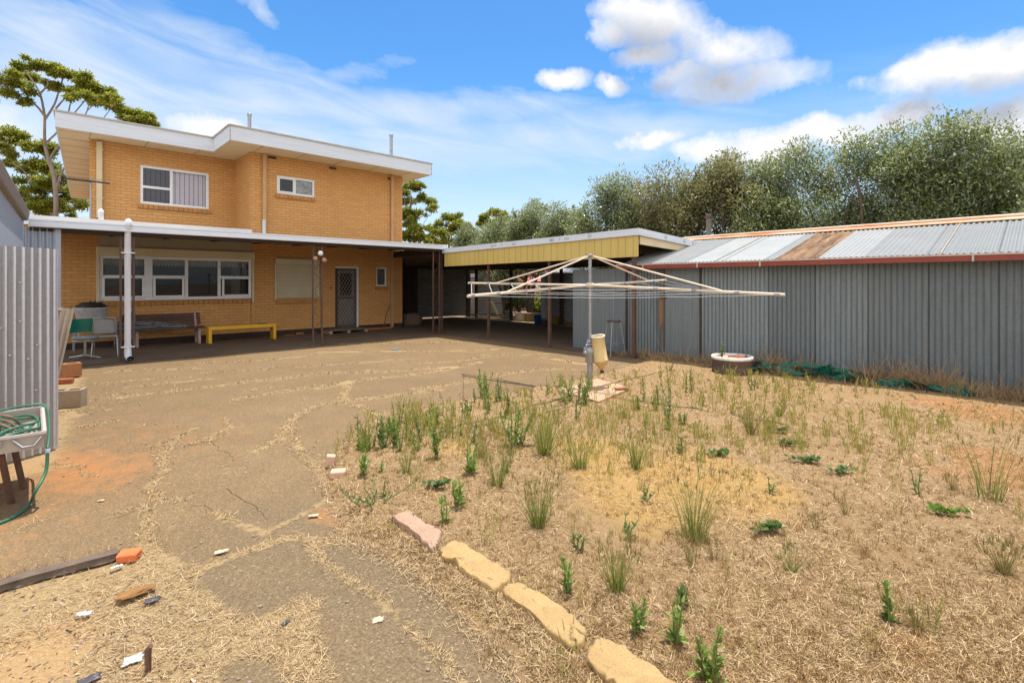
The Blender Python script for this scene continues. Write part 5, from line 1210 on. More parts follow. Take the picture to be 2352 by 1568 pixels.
def zl(p):
    i = np.clip(np.round((p[:,0]+2.2)/.06).astype(int),0,len(lx)-1); j = np.clip(np.round((p[:,1]-.6)/.06).astype(int),0,len(ly)-1); return LZ[j,i]
ac = Acc(); p = np.concatenate([sample_lawn(90000), sample_lawn(48000,False)]); p = p[np_noise(p[:,0],p[:,1],61,1.3)*.8+np_noise(p[:,0],p[:,1],62,4.5)*.6+rng.normal(0,.16,len(p)) > -.22]
ac.add(lying(len(p),p[:,0],p[:,1],zl(p)+.002,.014,.046,.85))
tag(ac.obj('straw_litter', STRAW), 'pale dry straw littering the lawn', 'straw', kind='stuff')
# straw in the joints and on the dirt patch at the lower left
ac = Acc()
def zasp(x,y):
    i = np.clip(np.round((x+11)/.06).astype(int),0,nx_-1); j = np.clip(np.round((y-.8)/.06).astype(int),0,ny_-1); return Z[j,i]
for P, w, s in CRW:
    L_ = [math.hypot(q[0]-r_[0],q[1]-r_[1]) for q,r_ in zip(P[:-1],P[1:])]; tot = sum(L_); ym = np.mean([q[1] for q in P]); n = int(tot*min(720,6800/ym**1.0)*s)
    if n < 4: continue
    cum = np.cumsum([0]+L_); t = rng.uniform(0,tot,n); k = np.clip(np.searchsorted(cum,t)-1,0,len(L_)-1); P_ = np.array(P); f = (t-cum[k])/np.array(L_)[k]
    xy = P_[k]+(P_[k+1]-P_[k])*f[:,None]+rng.normal(0,w*.5,(n,2)); clump = np_noise(xy[:,0],xy[:,1],21,3.0) > -.22; xy = xy[clump]; n = len(xy)
    ac.add(lying(n,xy[:,0],xy[:,1],zasp(xy[:,0],xy[:,1])+.003,.012,.038,.85,.4))
px = rng.uniform(-60,800,26000); py = rng.uniform(1235,1650,26000); y = FPX*CAMZ/(py-HZ); x = (px-CXP)*y/FPX; k = inside(x,y,STRAWP); x, y = x[k], y[k]
k = (np_noise(x,y,31,1.6)+rng.normal(0,.18,len(x)) > -.10) & (np.hypot(x-G(60,1530).x,(y-G(60,1530).y)) > .22*rng.random(len(x))+.12); x, y = x[k], y[k]
ac.add(lying(len(x),x,y,zasp(x,y)+.003,.014,.045,.8,.3))
xx = rng.uniform(-10.5,5.5,2500); yy = rng.uniform(2,14,2500); k = ~inside(xx,yy,LAWNP); ac.add(lying(k.sum(),xx[k],yy[k],zasp(xx[k],yy[k])+.003,.015,.04,.9,.2))
fx = G(130,940); n = 900; x = fx.x+rng.normal(0,.3,n); y = fx.y+rng.normal(0,.6,n); ac.add(lying(n,x,y,zasp(x,y)+.003,.02,.05))
for pts_, n, w in (([(795,1226),(850,1238),(904,1261),(951,1292),(1019,1346),(1100,1407),(1188,1478),(1240,1590)],5200,.075),([(766,1042),(758,1075),(770,1130),(804,1190),(795,1226)],1500,.06),([(895,1200),(1000,1275),(1150,1370),(1330,1500),(1450,1600)],3000,.05),([(866,953),(830,985),(802,1016),(766,1042)],700,.06)):
    P_ = np.array(GP(pts_)); L_ = np.hypot(*(P_[1:]-P_[:-1]).T); cum = np.concatenate([[0],np.cumsum(L_)]); t = rng.uniform(0,cum[-1],n); k = np.clip(np.searchsorted(cum,t)-1,0,len(L_)-1)
    xy = P_[k]+(P_[k+1]-P_[k])*((t-cum[k])/L_[k])[:,None]+rng.normal(0,w,(n,2)); zz = np.maximum(zasp(xy[:,0],xy[:,1]), np.where(inside(xy[:,0],xy[:,1],LAWNP), zl(xy), -1)); ac.add(lying(n,xy[:,0],xy[:,1],zz+.004,.014,.045,.9,.45))
# short upright tufts along the timber and the joints
for (px0,py0,px1,py1,n,h) in ((0,1330,270,1265,420,.05),(345,1150,345,1240,120,.035),(1115,1500,1150,1500,90,.06),(1010,1258,1150,1365,500,.055),(1150,1365,1330,1490,500,.055),(905,1205,1000,1262,420,.05),(1330,1500,1480,1640,350,.055)):
    t = rng.random(n); x = np.empty(n); y = np.empty(n)
    a_, b_ = G(px0,py0), G(px1,py1); x = a_.x+(b_.x-a_.x)*t+rng.normal(0,.03,n); y = a_.y+(b_.y-a_.y)*t+rng.normal(0,.03,n)
    d = np.stack([rng.normal(0,.5,n),rng.normal(0,.5,n),np.ones(n)],1); d /= np.linalg.norm(d,axis=1,keepdims=True); ac.add(blades(np.stack([x,y,zasp(x,y)],1),d,rng.uniform(.5,1.3,n)*h,np.full(n,.0035),.2))
tag(ac.obj('joint_straw', STRAWB), 'dry straw caught in the asphalt joints and over the dirt patch', 'straw', kind='stuff')
# flakes of bark, paint and leaf over the dirt patch, small stones over the paving
FLK = leaf_mat('debris_flake',[(.05,.035,.04),(.30,.14,.05),(.40,.34,.27),(.10,.06,.045),(.42,.26,.12),(.22,.13,.07)],0,.8,.3)
px = rng.uniform(-40,560,420); py = rng.uniform(1290,1640,420); y = FPX*CAMZ/(py-HZ); x = (px-CXP)*y/FPX; k = inside(x,y,STRAWP); x, y = x[k], y[k]; n = len(x)
az = rng.uniform(0,2*PI,n); d = np.stack([np.cos(az),np.sin(az),rng.normal(.1,.25,n)],1); d /= np.linalg.norm(d,axis=1,keepdims=True)
a2 = Acc(); a2.add(blades(np.stack([x,y,zasp(x,y)+.006],1),d,rng.uniform(.010,.034,n),rng.uniform(.004,.011,n),.7)); tag(a2.obj('debris_flakes', FLK),'scattered bark, leaf and paint flakes on the dirt patch','debris',kind='stuff')
mb_ = MB(); rr = random.Random(15)
for k in range(420):
    y = 2+12*rr.random()**1.6; x = rr.uniform(-1.0,.45)*y; 
    if x < -9 : continue
    if inside(np.array([x]),np.array([y]),LAWNP)[0]: continue
    r = rr.uniform(.004,.010)*(1+y*.07); z = float(zasp(np.array([x]),np.array([y]))[0]); mb_.ball((x,y,z+r*.4),r,6,(1,rr.uniform(.6,1),.6))
tag(mb_.build('pebbles', mat('pale_grit',(.44,.36,.27),(.22,.17,.12),60,.9,edge=(.3,.6)), None, 0, (0,0,0)),'small stones scattered over the paving','pebbles',kind='stuff')
# short dry tufts over the lawn
TUFTM = leaf_mat('dry_tuft',[(.12,.062,.026),(.28,.165,.06),(.43,.275,.105),(.20,.11,.04)],.15,.8,.2)
ac = Acc(); p = sample_lawn(3200); z = zl(p); k = rng.integers(5,14,len(p)); idx_ = np.repeat(np.arange(len(p)),k); n = len(idx_)
P3 = np.stack([p[idx_,0]+rng.normal(0,.012,n),p[idx_,1]+rng.normal(0,.012,n),z[idx_]],1); d = np.stack([rng.normal(0,.55,n),rng.normal(0,.55,n),np.ones(n)],1); d /= np.linalg.norm(d,axis=1,keepdims=True)
ac.add(blades(P3,d,rng.uniform(.015,.042,n),np.maximum(.003,.0009*P3[:,1]),.3)); tag(ac.obj('dry_tufts', TUFTM),'short dry brown grass tufts over the lawn','grass tufts',kind='stuff')
# yellow green stalks standing over the far half of the lawn
STALK = leaf_mat('yellow_green_stalk',[(.38,.32,.055),(.30,.31,.06),(.20,.25,.045),(.50,.37,.10),(.36,.33,.06)],.3,.7,.3)
ac = Acc(); cand = sample_lawn(9000); dens = np.zeros(len(cand)); qy = HZ+FPX*CAMZ/cand[:,1]; qx = CXP+cand[:,0]*FPX/cand[:,1]
dens = np.exp(-((qy-985)/75)**2)*np.clip((qx-820)/80,0,1)*np.clip((2350-qx)/500,0,1)+.55*np.exp(-((qy-890)/40)**2)*np.clip((qx-1400)/100,0,1)+.02
dens = np.maximum(dens, .95*np.exp(-(seg_dist(cand[:,0],cand[:,1],LAWNP[:90])/.28)**2)*(cand[:,1]>4.3)*(cand[:,0]<2.2))
dens *= np.clip(np_noise(cand[:,0],cand[:,1],41,1.4)*2.4+.75,0,1)
p = cand[rng.random(len(cand)) < dens*.62][:1900]; z = zl(p); k = rng.integers(4,11,len(p)); idx_ = np.repeat(np.arange(len(p)),k); n = len(idx_)
hgt = rng.uniform(.06,.17,len(p))*np.where(p[:,1]>5,1.25,1.0)
P3 = np.stack([p[idx_,0]+rng.normal(0,.018,n),p[idx_,1]+rng.normal(0,.018,n),z[idx_]],1); d = np.stack([rng.normal(0,.2,n),rng.normal(0,.2,n),np.ones(n)],1); d /= np.linalg.norm(d,axis=1,keepdims=True)
ln = hgt[idx_]*rng.uniform(.5,1.2,n); w = np.maximum(.003,.0011*P3[:,1]); ac.add(blades(P3,d,ln,w,.4,2,rng.normal(0,.12,(n,3))))
hd = P3+d*ln[:,None]*.85; ac.add(blades(hd,d,ln*.28,w*1.9,.3)); tag(ac.obj('grass_stalks', STALK),'thin yellow green grass stalks standing over the lawn','grass',kind='stuff')
# brown weeds in the shade along the shed and screens
BRW = leaf_mat('dead_weed',[(.38,.245,.12),(.50,.35,.19),(.28,.17,.08),(.58,.44,.26)],.2,.85,.2)
ac = Acc(); s = np.concatenate([rng.uniform(9.3,17.0,330), rng.uniform(12.5,16.5,260)]); off = np.abs(rng.normal(0,.14,len(s)))+.02
base = np.array([tuple(Wl(-.0-o,-q,0)) for q,o in zip(s,off)]); k = rng.integers(10,26,len(s)); idx_ = np.repeat(np.arange(len(s)),k); n = len(idx_)
P3 = base[idx_]+np.stack([rng.normal(0,.04,n),rng.normal(0,.04,n),np.zeros(n)],1); d = np.stack([rng.normal(0,.35,n),rng.normal(0,.35,n),np.ones(n)],1); d /= np.linalg.norm(d,axis=1,keepdims=True)
hh_ = rng.uniform(.10,.46,len(s))*np.clip((s-8.6)/4,.45,1.1)*(np_noise(s,s*0,51,1.7)+.95); ac.add(blades(P3,d,hh_[idx_]*rng.uniform(.4,1.1,n),np.maximum(.005,.0013*P3[:,1]),.3,3,rng.normal(0,.35,(n,3))-np.array([0,0,.25])))
tag(ac.obj('dead_weeds', BRW),'brown dead weeds along the foot of the shed wall','dead weeds',kind='stuff')
# ------------------------------------------------------------------ weeds one can tell apart
GG = leaf_mat('green_grass_blade',[(.08,.14,.02),(.14,.215,.03),(.22,.27,.045),(.38,.34,.09),(.11,.18,.025),(.24,.25,.05)],.35,.55,.4)
GY = leaf_mat('straw_grass_blade',[(.34,.25,.09),(.26,.20,.06),(.14,.16,.04),(.40,.30,.13)],.3,.6,.3)
LG = leaf_mat('bright_weed_leaf',[(.11,.19,.03),(.17,.26,.035),(.27,.36,.07),(.15,.22,.04)],.4,.45,.5)
LD = leaf_mat('dark_weed_leaf',[(.06,.13,.03),(.10,.18,.04),(.16,.22,.06),(.10,.14,.04)],.35,.5,.5)
def basept(px, py): 
    g = G(px,py); z = lz(g.x,g.y) if g.x > -2.2 and inside(np.array([g.x]),np.array([g.y]),LAWNP)[0] else 0.0
    return Vector((g.x,g.y,z))
def hgt(px, py, top): g = G(px,py); return (py-top)*g.y/FPX
def grass_clump(px, py, top, spread, n, label, m=GG, group='tall grass clumps on the lawn'):
    n = int(n*1.9); h = hgt(px,py,top)*1.12; c = basept(px,py); parts = []
    a = Acc(); az = rng.uniform(0,2*PI,n); lean = np.abs(rng.normal(0,spread,n)); d = np.stack([np.cos(az)*lean,np.sin(az)*lean,np.ones(n)],1); d /= np.linalg.norm(d,axis=1,keepdims=True)
    P = np.stack([np.cos(az)*rng.random(n)*.05*h/.4,np.sin(az)*rng.random(n)*.05*h/.4,np.zeros(n)-.01],1); ln = h*rng.uniform(.35,1.0,n)
    a.add(blades(P,d,ln,np.full(n,max(.0042,.0013*c.y)),.25,3,np.stack([np.cos(az)*.18,np.sin(az)*.18,-.05*np.ones(n)],1)+rng.normal(0,.06,(n,3))))
    k = n//2; az2 = rng.uniform(0,2*PI,k); d2 = np.stack([np.cos(az2)*.7,np.sin(az2)*.7,np.ones(k)],1); d2 /= np.linalg.norm(d2,axis=1,keepdims=True)
    parts.append((a,m)); b_ = s = Acc(); b_.add(blades(P[:k],d2,h*rng.uniform(.12,.38,k),np.full(k,max(.004,.0012*c.y)),.3,2,rng.normal(0,.25,(k,3))-np.array([0,0,.2])))
    i = ln > h*.7; tip = P+d*ln[:,None]+(np.stack([np.cos(az)*.18,np.sin(az)*.18,-.05*np.ones(n)],1))*ln[:,None]
    tip, dd = tip[i]-d[i]*.05, d[i]; r = np.repeat(np.arange(len(tip)),4)
    if len(tip): s.add(blades(tip[r]+rng.normal(0,.004,(len(r),3)),dd[r]+rng.normal(0,.15,(len(r),3)),np.full(len(r),.035),np.full(len(r),.005),.3))
    V1, Q1 = np.concatenate(a.V), np.concatenate(a.Q); V2, Q2 = np.concatenate(b_.V), np.concatenate(b_.Q)
    o = mesh_np('grass_clump', np.concatenate([V1,V2]), np.concatenate([Q1,Q2+len(V1)]), m); o.data.materials.append(GY); mi = np.zeros(len(Q1)+len(Q2),np.int32); mi[len(Q1):] = 1; o.data.polygons.foreach_set('material_index', mi)
    o.location = c; o.rotation_euler = (0,0,rng.uniform(0,6)); return tag(o, label, 'grass clump', group)
def leaves_np(P, Dr, ln, w, up=None):     # pointed leaves folded from two quads
    n = len(P); up = np.array([0,0,1.0])+rng.normal(0,.45,(n,3)); s = np.cross(Dr,up); s /= np.linalg.norm(s,axis=1,keepdims=True)+1e-9
    q = [P, P+Dr*(ln*.35)[:,None]-s*(w/2)[:,None], P+Dr*(ln*.75)[:,None]-s*(w*.36)[:,None], P+Dr*ln[:,None], P+Dr*(ln*.75)[:,None]+s*(w*.36)[:,None], P+Dr*(ln*.35)[:,None]+s*(w/2)[:,None]]
    V = np.stack(q,1).reshape(-1,3); b_ = (np.arange(n)*6)[:,None]; return V, np.concatenate([b_+np.array([0,1,2,3]), b_+np.array([0,3,4,5])],0)
def leafy(px, py, top, nst, nl, lsize, label, m=LG, spread=.16, wide=0.0, group='leafy green weeds on the lawn', flower=False):
    nl = int(nl*1.35); h = hgt(px,py,top)*1.32; c = basept(px,py); o = thing('leafy_weed', label, 'weed', c, 0, group); a = Acc(); sm = MB(); fl = MB()
    for k in range(nst):
        az = rng.uniform(0,2*PI); le = abs(rng.normal(0,spread))+.04; hh = h*rng.uniform(.65,1.0) if nst > 1 else h
        b0 = np.array([math.cos(az)*wide*rng.random(), math.sin(az)*wide*rng.random(), -.01]); tip = b0+np.array([math.cos(az)*le*hh, math.sin(az)*le*hh, hh]); sm.tube([b0,b0+(tip-b0)*.5+rng.normal(0,.012,3)*h*3,tip],[.005,.004,.002],5)
        t = rng.random(nl)*.95+.03; ph = rng.uniform(0,2*PI,nl); P = b0+(tip-b0)*t[:,None]; rise = rng.uniform(-.25,1.3,nl)+t*.6
        d = np.stack([np.cos(ph),np.sin(ph),rise],1); d /= np.linalg.norm(d,axis=1,keepdims=True); ln = lsize*rng.uniform(.35,1.1,nl)*(1.0-.5*t); a.add(leaves_np(P,d,ln,ln*.36))
        if flower: fl.ball(tuple(tip), .012, 8)
    a.obj('leaves', m, o); sm.build('stem', MATS['stem_green'] if 'stem_green' in MATS else mat('stem_green',(.12,.17,.04),(.2,.17,.06),9,.6), o, org=(0,0,0))
    if flower: fl.build('flower', RAGM, o, org=(0,0,0))
    return o
def creeper(px, py, w, label, n=60, m=LD):
    c = basept(px,py); W = w*c.y/FPX/2; o = thing('creeping_weed', label, 'weed', c, rng.uniform(-.3,.3), 'flat creeping weeds on the lawn'); a = Acc(); sm = MB()
    for k in range(5):
        az = rng.choice([0,PI])+rng.normal(0,.5); e = np.array([math.cos(az)*W*rng.uniform(.6,1),math.sin(az)*W*.5,.02]); sm.tube([(0,0,.0),e*.5+np.array([0,0,.03]),e],.003,4)
        t = rng.random(n//5); P = e*t[:,None]+rng.normal(0,.012,(n//5,3))*np.array([1,1,.3])+np.array([0,0,.018]); ph = rng.uniform(0,2*PI,n//5); d = np.stack([np.cos(ph),np.sin(ph),rng.uniform(.2,1.3,n//5)],1); d /= np.linalg.norm(d,axis=1,keepdims=True); ln = rng.uniform(.028,.05,n//5); a.add(leaves_np(P,d,ln,ln*.75))
    a.obj('leaves', m, o); sm.build('runner', MATS['stem_green'] if 'stem_green' in MATS else mat('stem_green',(.12,.17,.04),(.2,.17,.06),9,.6), o, org=(0,0,0)); return o
for a_ in ((1593,1240,1035,.24,46,'tallest grass clump with long seed stalks in the middle of the lawn',GG),(1236,1212,1085,.22,60,'dense green grass clump beyond the pink edging stone',GG),(1416,1366,1235,.24,44,'green grass clump with a broad leaf at its foot near the long yellow stone',GG),
  (2273,1152,970,.22,26,'thin tall grass clump leaning left near the shed end of the lawn',GG),(1252,1052,935,.26,50,'broad yellow green grass clump at the middle of the lawn',GG),(1461,1087,985,.14,30,'narrow grass clump left of the tallest clump',GG),(1330,1084,985,.25,34,'spreading grass clump between the broad and narrow clumps',GG),
  (1142,1122,1030,.24,30,'thin green and straw grass clump beside a leafy weed',GG),(1160,1092,1020,.18,22,'small upright grass clump behind a thin one',GG),(1815,1322,1255,.30,18,'small splayed grass clump right of the tallest clump',GG),(2306,1330,1245,.24,40,'yellowish grass clump at the right edge of the lawn',GY),
  (1105,1060,985,.2,22,'faint grass clump behind the leafy weeds',GY),(1590,1300,1215,.2,16,'straw coloured clump right below the tallest clump',GY),(1640,1290,1230,.2,14,'second straw clump below the tallest clump',GY),(2105,1460,1385,.3,18,'loose yellow clump low on the right side of the lawn',GY),
  (1790,965,925,.35,30,'light green clump near the shed side of the lawn',GG),(2190,1130,1085,.25,14,'small yellow clump left of the leaning tall clump',GY),(840,1045,975,.2,30,'grass clump on the corner of the lawn by the asphalt',GG),(935,1100,1030,.2,20,'wispy green clump near the lawn corner',GG),(1940,1190,1130,.2,10,'thin single stalks on the right half of the lawn',GY),(1875,1225,1175,.2,9,'thin stalks beside a creeping weed',GY),(1725,1000,945,.2,26,'yellow clump in front of the round planter',GY)):
    grass_clump(*a_)
for a_ in ((1117,914,862,9,26,.075,'bushy bright green weed standing at the asphalt edge left of the clothes line',LG,.25,.10),(1318,926,878,11,24,.075,'wide bright green bush at the foot of the clothes line pole',LG,.3,.22),(1343,932,872,5,26,.07,'upright leafy weed touching the clothes line pole',LG,.2,.08),(1001,1062,985,3,30,.085,'tall leafy weed right of the grey branch end',LG,.1,.02),
  (876,1037,972,3,28,.075,'leafy weed at the lawn corner nearest the asphalt',LD,.12,.02),(906,1036,980,3,30,.08,'second leafy weed from the lawn corner',LG,.12,.02),(1080,1092,1030,4,18,.085,'leafy weed with spread leaves in front of the branch',LG,.3,.04),(1052,1168,1112,2,16,.10,'weed with one large pale leaf beyond the pink stone',LG,.2,.01),(1024,1208,1150,2,18,.07,'small upright weed just beyond the pink stone',LG,.14,.01),
  (1178,1035,962,8,24,.08,'wide pale green weed in the middle of the lawn',LG,.35,.12),(967,1022,975,2,22,.065,'short weed left of the branch',LD,.12,.01),(826,1097,1048,3,20,.08,'low green weed beside the salmon brick',LG,.25,.03),(868,1165,1120,7,16,.05,'sprawling grey green weed at the lawn corner',LD,.9,.12),(1303,1368,1300,2,24,.075,'slim weed beyond the long yellow stone',LG,.1,.01),
  (1550,1492,1378,3,13,.075,'tall weed with large leaves near the lower edge of the lawn',LG,.08,.01),(1466,1468,1398,3,24,.06,'small bushy weed beyond the nearest yellow stone',LG,.15,.02),(1628,1580,1470,4,30,.065,'upright weed cut by the lower edge of the view',LG,.12,.03),(1440,1235,1195,3,12,.055,'dark weed left of the tallest grass clump',LD,.3,.03),(1327,1270,1230,3,14,.055,'small dark weed beside a bark curl',LD,.3,.02),
  (2050,1448,1362,3,24,.055,'narrow upright weed low on the right side of the lawn',LG,.08,.02),(1480,1165,1135,3,10,.05,'tiny dark weed left of the tallest clump',LD,.3,.02),(1565,1395,1350,3,7,.075,'pinkish dark weed behind the large leaved weed',LD,.4,.02),(1165,950,905,3,20,.06,'thin weed behind the wide pale green weed',LD,.15,.03),(1535,855,835,3,14,.06,'weed on the lawn before the shed door',LD,.2,.05),
  (1255,900,885,3,16,.05,'small weed at the asphalt edge left of the pole',LG,.2,.06),(2110,1140,1090,2,16,.05,'thin weed on the right half of the lawn',LD,.12,.02),(1768,1135,1100,2,12,.05,'small weed above a creeping weed',LD,.15,.02),(1730,900,868,3,20,.05,'dark weed in front of the planter',LD,.2,.05)):
    leafy(*a_)
wd = np.random.default_rng(77); nn_ = 0
while nn_ < 64:
    x_, y_ = wd.uniform(800,1700), 905+abs(wd.normal(0,75))
    if nn_ % 2: t_ = wd.random(); x_, y_ = 800+300*t_+abs(wd.normal(0,50)), 1022-108*t_+abs(wd.normal(0,32))
    q_ = G(x_,y_)
    if not inside(np.array([q_.x]),np.array([q_.y]),LAWNP)[0]: continue
    leafy(x_, y_, y_-wd.uniform(22,48), int(wd.integers(1,4)), 20, wd.uniform(.045,.065), 'small green weed among the yellow green stalks of the lawn', LG if nn_%2 else LD, .15, .03, 'small weeds among the stalks'); nn_ += 1
for a_ in ((1650,1052,70,'dark creeping weed in the middle right of the lawn'),(1850,1068,75,'larger creeping weed right of the middle of the lawn',90),(1788,1000,55,'creeping weed toward the planter'),(1930,1092,50,'thin creeping weed right of the larger one'),(1757,1232,90,'long creeping weed right of the tallest grass clump',80),(2180,1190,95,'long bright creeping weed on the right side of the lawn',90,LG),(1810,1030,40,'small creeping weed below the planter'),(1000,1130,50,'small creeping weed beside the reddish leaf')):
    creeper(*a_)
# weed in the planter
pv = pc+Vector((-.16,.02,.23)); o = thing('planter_weed','slender pale weed growing in the round planter','weed',pv); a = Acc(); sm = MB()
for k in range(3):
    tip = np.array([rng.normal(0,.04),rng.normal(0,.04),.20+.12*k/2]); sm.tube([(0,0,0),tip/2+rng.normal(0,.01,3),tip],.004,5); t = rng.random(22); P = tip*t[:,None]; ph = rng.uniform(0,2*PI,22); d = np.stack([np.cos(ph),np.sin(ph),.6*np.ones(22)],1); d /= np.linalg.norm(d,axis=1,keepdims=True); a.add(leaves_np(P,d,np.full(22,.05),np.full(22,.02)))
a.obj('leaves', LD, o); sm.build('stem', MATS['stem_green'], o, org=(0,0,0))
pv = pc+Vector((.27,.05,.24)); o = thing('dry_planter_weed','dry straw coloured weed at the right rim of the planter','weed',pv); a = Acc(); n = 16; d = np.stack([rng.normal(.2,.4,n),rng.normal(0,.4,n),np.ones(n)],1); d /= np.linalg.norm(d,axis=1,keepdims=True); a.add(blades(np.zeros((n,3)),d,rng.uniform(.05,.16,n),np.full(n,.009),.3,2,rng.normal(0,.3,(n,3)))); a.obj('blades', GY, o)

# ------------------------------------------------------------------ trees
OLIVE = leaf_mat('olive_leaf',[(.10,.135,.030),(.165,.21,.045),(.24,.28,.07),(.31,.33,.105),(.46,.48,.28),(.175,.22,.045)],.5,.38,.6,(.25,.27,.20))
OLIVB = leaf_mat('brownish_leaf',[(.13,.135,.034),(.21,.20,.056),(.28,.25,.085),(.36,.36,.17),(.19,.185,.046)],.5,.4,.5,(.28,.26,.18))
GUML = leaf_mat('gum_leaf',[(.09,.13,.02),(.18,.22,.025),(.30,.33,.035),(.42,.39,.05),(.20,.23,.035)],.5,.4,.55)
GUMP = leaf_mat('pale_gum_leaf',[(.10,.14,.035),(.16,.21,.06),(.23,.28,.09),(.32,.36,.15)],.45,.4,.55)
BARK = mat('grey_brown_bark',(.15,.105,.075),(.085,.06,.045),6,.9,bump=.5); BARKP = mat('pale_gum_bark',(.30,.23,.19),(.17,.12,.095),4,.85,stretch=(1,1,.4))
def cloud(cs, rs, n, lmin, lmax, asp=.3, flat=1.0, dome=False, droop=0.0):
    cs = np.asarray(cs,float); rs = np.asarray(rs,float); wgt = rs**2; k = rng.choice(len(cs),n,p=wgt/wgt.sum())
    u = rng.normal(0,1,(n,3)); u /= np.linalg.norm(u,axis=1,keepdims=True)
    if dome: u[:,2] = np.where(u[:,2]<-.15, -u[:,2]*.6, u[:,2])
    rad = rs[k]*(rng.random(n)**.45)*(1+.25*np.sin(u[:,0]*5+k)*np.cos(u[:,2]*6+k*2)); P = cs[k]+u*rad[:,None]*np.array([1,1,flat])
    d = u*.8+rng.normal(0,.8,(n,3)); d[:,2] -= droop; d /= np.linalg.norm(d,axis=1,keepdims=True); ln = rng.uniform(lmin,lmax,n); return leaves_np(P,d,ln,ln*asp)
def limb(mb, p, q, r0, r1, wob_=.12, n=5):
    p, q = Vector(p), Vector(q); L_ = (q-p).length; pts = [p.lerp(q,t)+Vector(rng.normal(0,wob_*L_*.25,3))*(math.sin(PI*t)) for t in np.linspace(0,1,n+1)]; mb.tube(pts,[r0+(r1-r0)*t for t in np.linspace(0,1,n+1)],6); return pts
def olive(px, top, a0, rx, label, m, n=9500, seed=0, low=1.0):
    i_ = seed
    b_, h = PA(px, top, a0); h -= .12 if seed < 8 else .28; w = Wl(a0,b_,0); t = thing('olive_tree', label, 'tree', w, 0, 'grey green trees behind the shed'); mb = MB(); cs = []; rs = []; base = Vector((rng.uniform(-.2,.2),rng.uniform(-.2,.2),0)); tr = [base]
    ns = 4; tops = []
    for k in range(ns):
        az = 2*PI*k/ns+rng.uniform(-.4,.4); e = Vector((math.cos(az)*rx*.55,math.sin(az)*rx*.55,h*rng.uniform(.6,.78))); pts = limb(mb, base, e, .085, .03, .2, 6); tops.append(e)
        for q in range(3): f = pts[3+q]; g_ = f+Vector((rng.normal(0,.5)*rx*.6,rng.normal(0,.5)*rx*.6,rng.uniform(.2,.8))); limb(mb,f,g_,.03,.012,.2,3); cs.append(tuple(g_)); rs.append(rng.uniform(.38,.62))
    for k in range(24):
        az = rng.uniform(0,2*PI); rr_ = rx*math.sqrt(rng.random())*.85; zz = rng.uniform(low,h-.45); q = max(.35,1-max(0,(zz/h-.62))*1.5); cs.append((math.cos(az)*rr_*q,math.sin(az)*rr_*q,zz)); rs.append(rng.uniform(.5,.85))
    near_ = i_ >= 8; a = Acc(); a.add(cloud(cs,rs,int(n*(4.2 if near_ else 2.8)),.06 if near_ else .075,.125 if near_ else .155,.34))
    ne = 20; tip = [] 
    for k in range(ne):   # loose sprays breaking the outline
        i = rng.integers(0,len(cs)); c = np.array(cs[i]); 
        if k < 0: c = np.array([rng.normal(0,rx*.35),rng.normal(0,rx*.35),h-.5])
        dv = np.array([rng.normal(0,.45),rng.normal(0,.45),1.0]); dv /= np.linalg.norm(dv); L_ = rng.uniform(.2,.45); s0 = c+dv*rs[i]*.45; nn = 34; tt = rng.random(nn); P = s0+dv*(tt*L_)[:,None]; mb.tube([s0,s0+dv*L_],[.010,.005],4,False)
        d = rng.normal(0,.7,(nn,3))+dv; d /= np.linalg.norm(d,axis=1,keepdims=True); ln = rng.uniform(.06,.12,nn) if near_ else rng.uniform(.08,.15,nn); a.add(leaves_np(P,d,ln,ln*.34))
    a.obj('crown', m, t); mb.build('trunk', BARK, t, org=(0,0,0)); return t
for i,(px,top,a0,rx,lab,m,n) in enumerate(((1105,512,8.2,1.7,'grey green tree farthest along the row behind the carport',OLIVE,11000),(1160,492,7.6,1.5,'low grey green tree second from the far end of the row',OLIVE,11000),(1222,447,7.4,1.4,'narrow grey green tree rising above its neighbours behind the carport',OLIVE,11000),(1300,470,7.6,1.6,'pale leaved low tree beside the narrow one',OLIVE,11500),
   (1400,402,7.3,1.75,'rounded grey green tree above the carport fascia',OLIVE,10500),(1475,430,8.3,1.5,'lower tree in the gap above the carport corner',OLIVB,8000),(1545,366,7.2,1.6,'brownish green tree above the end of the carport roof',OLIVB,10500),(1645,340,7.2,1.7,'brown tinged tree behind the timber post',OLIVB,11000),(1760,350,7.3,1.6,'green tree above the rusty roof sheet',OLIVE,11000),
   (1880,302,7.2,1.7,'tall grey green tree right of the rusty roof sheet',OLIVE,12000),(2030,280,7.2,1.75,'tall bushy tree above the middle of the pale shed roof',OLIVE,12500),(2190,243,7.3,1.7,'tallest tree of the row behind the shed',OLIVE,12500),(2335,262,7.0,1.6,'tree at the right edge behind the shed ridge',OLIVE,11500),(2520,240,7.2,1.7,'tree standing just past the right edge of the row',OLIVE,8000))):
    olive(px,top,a0,rx,lab,m,n,i,2.4 if i < 4 else .9)
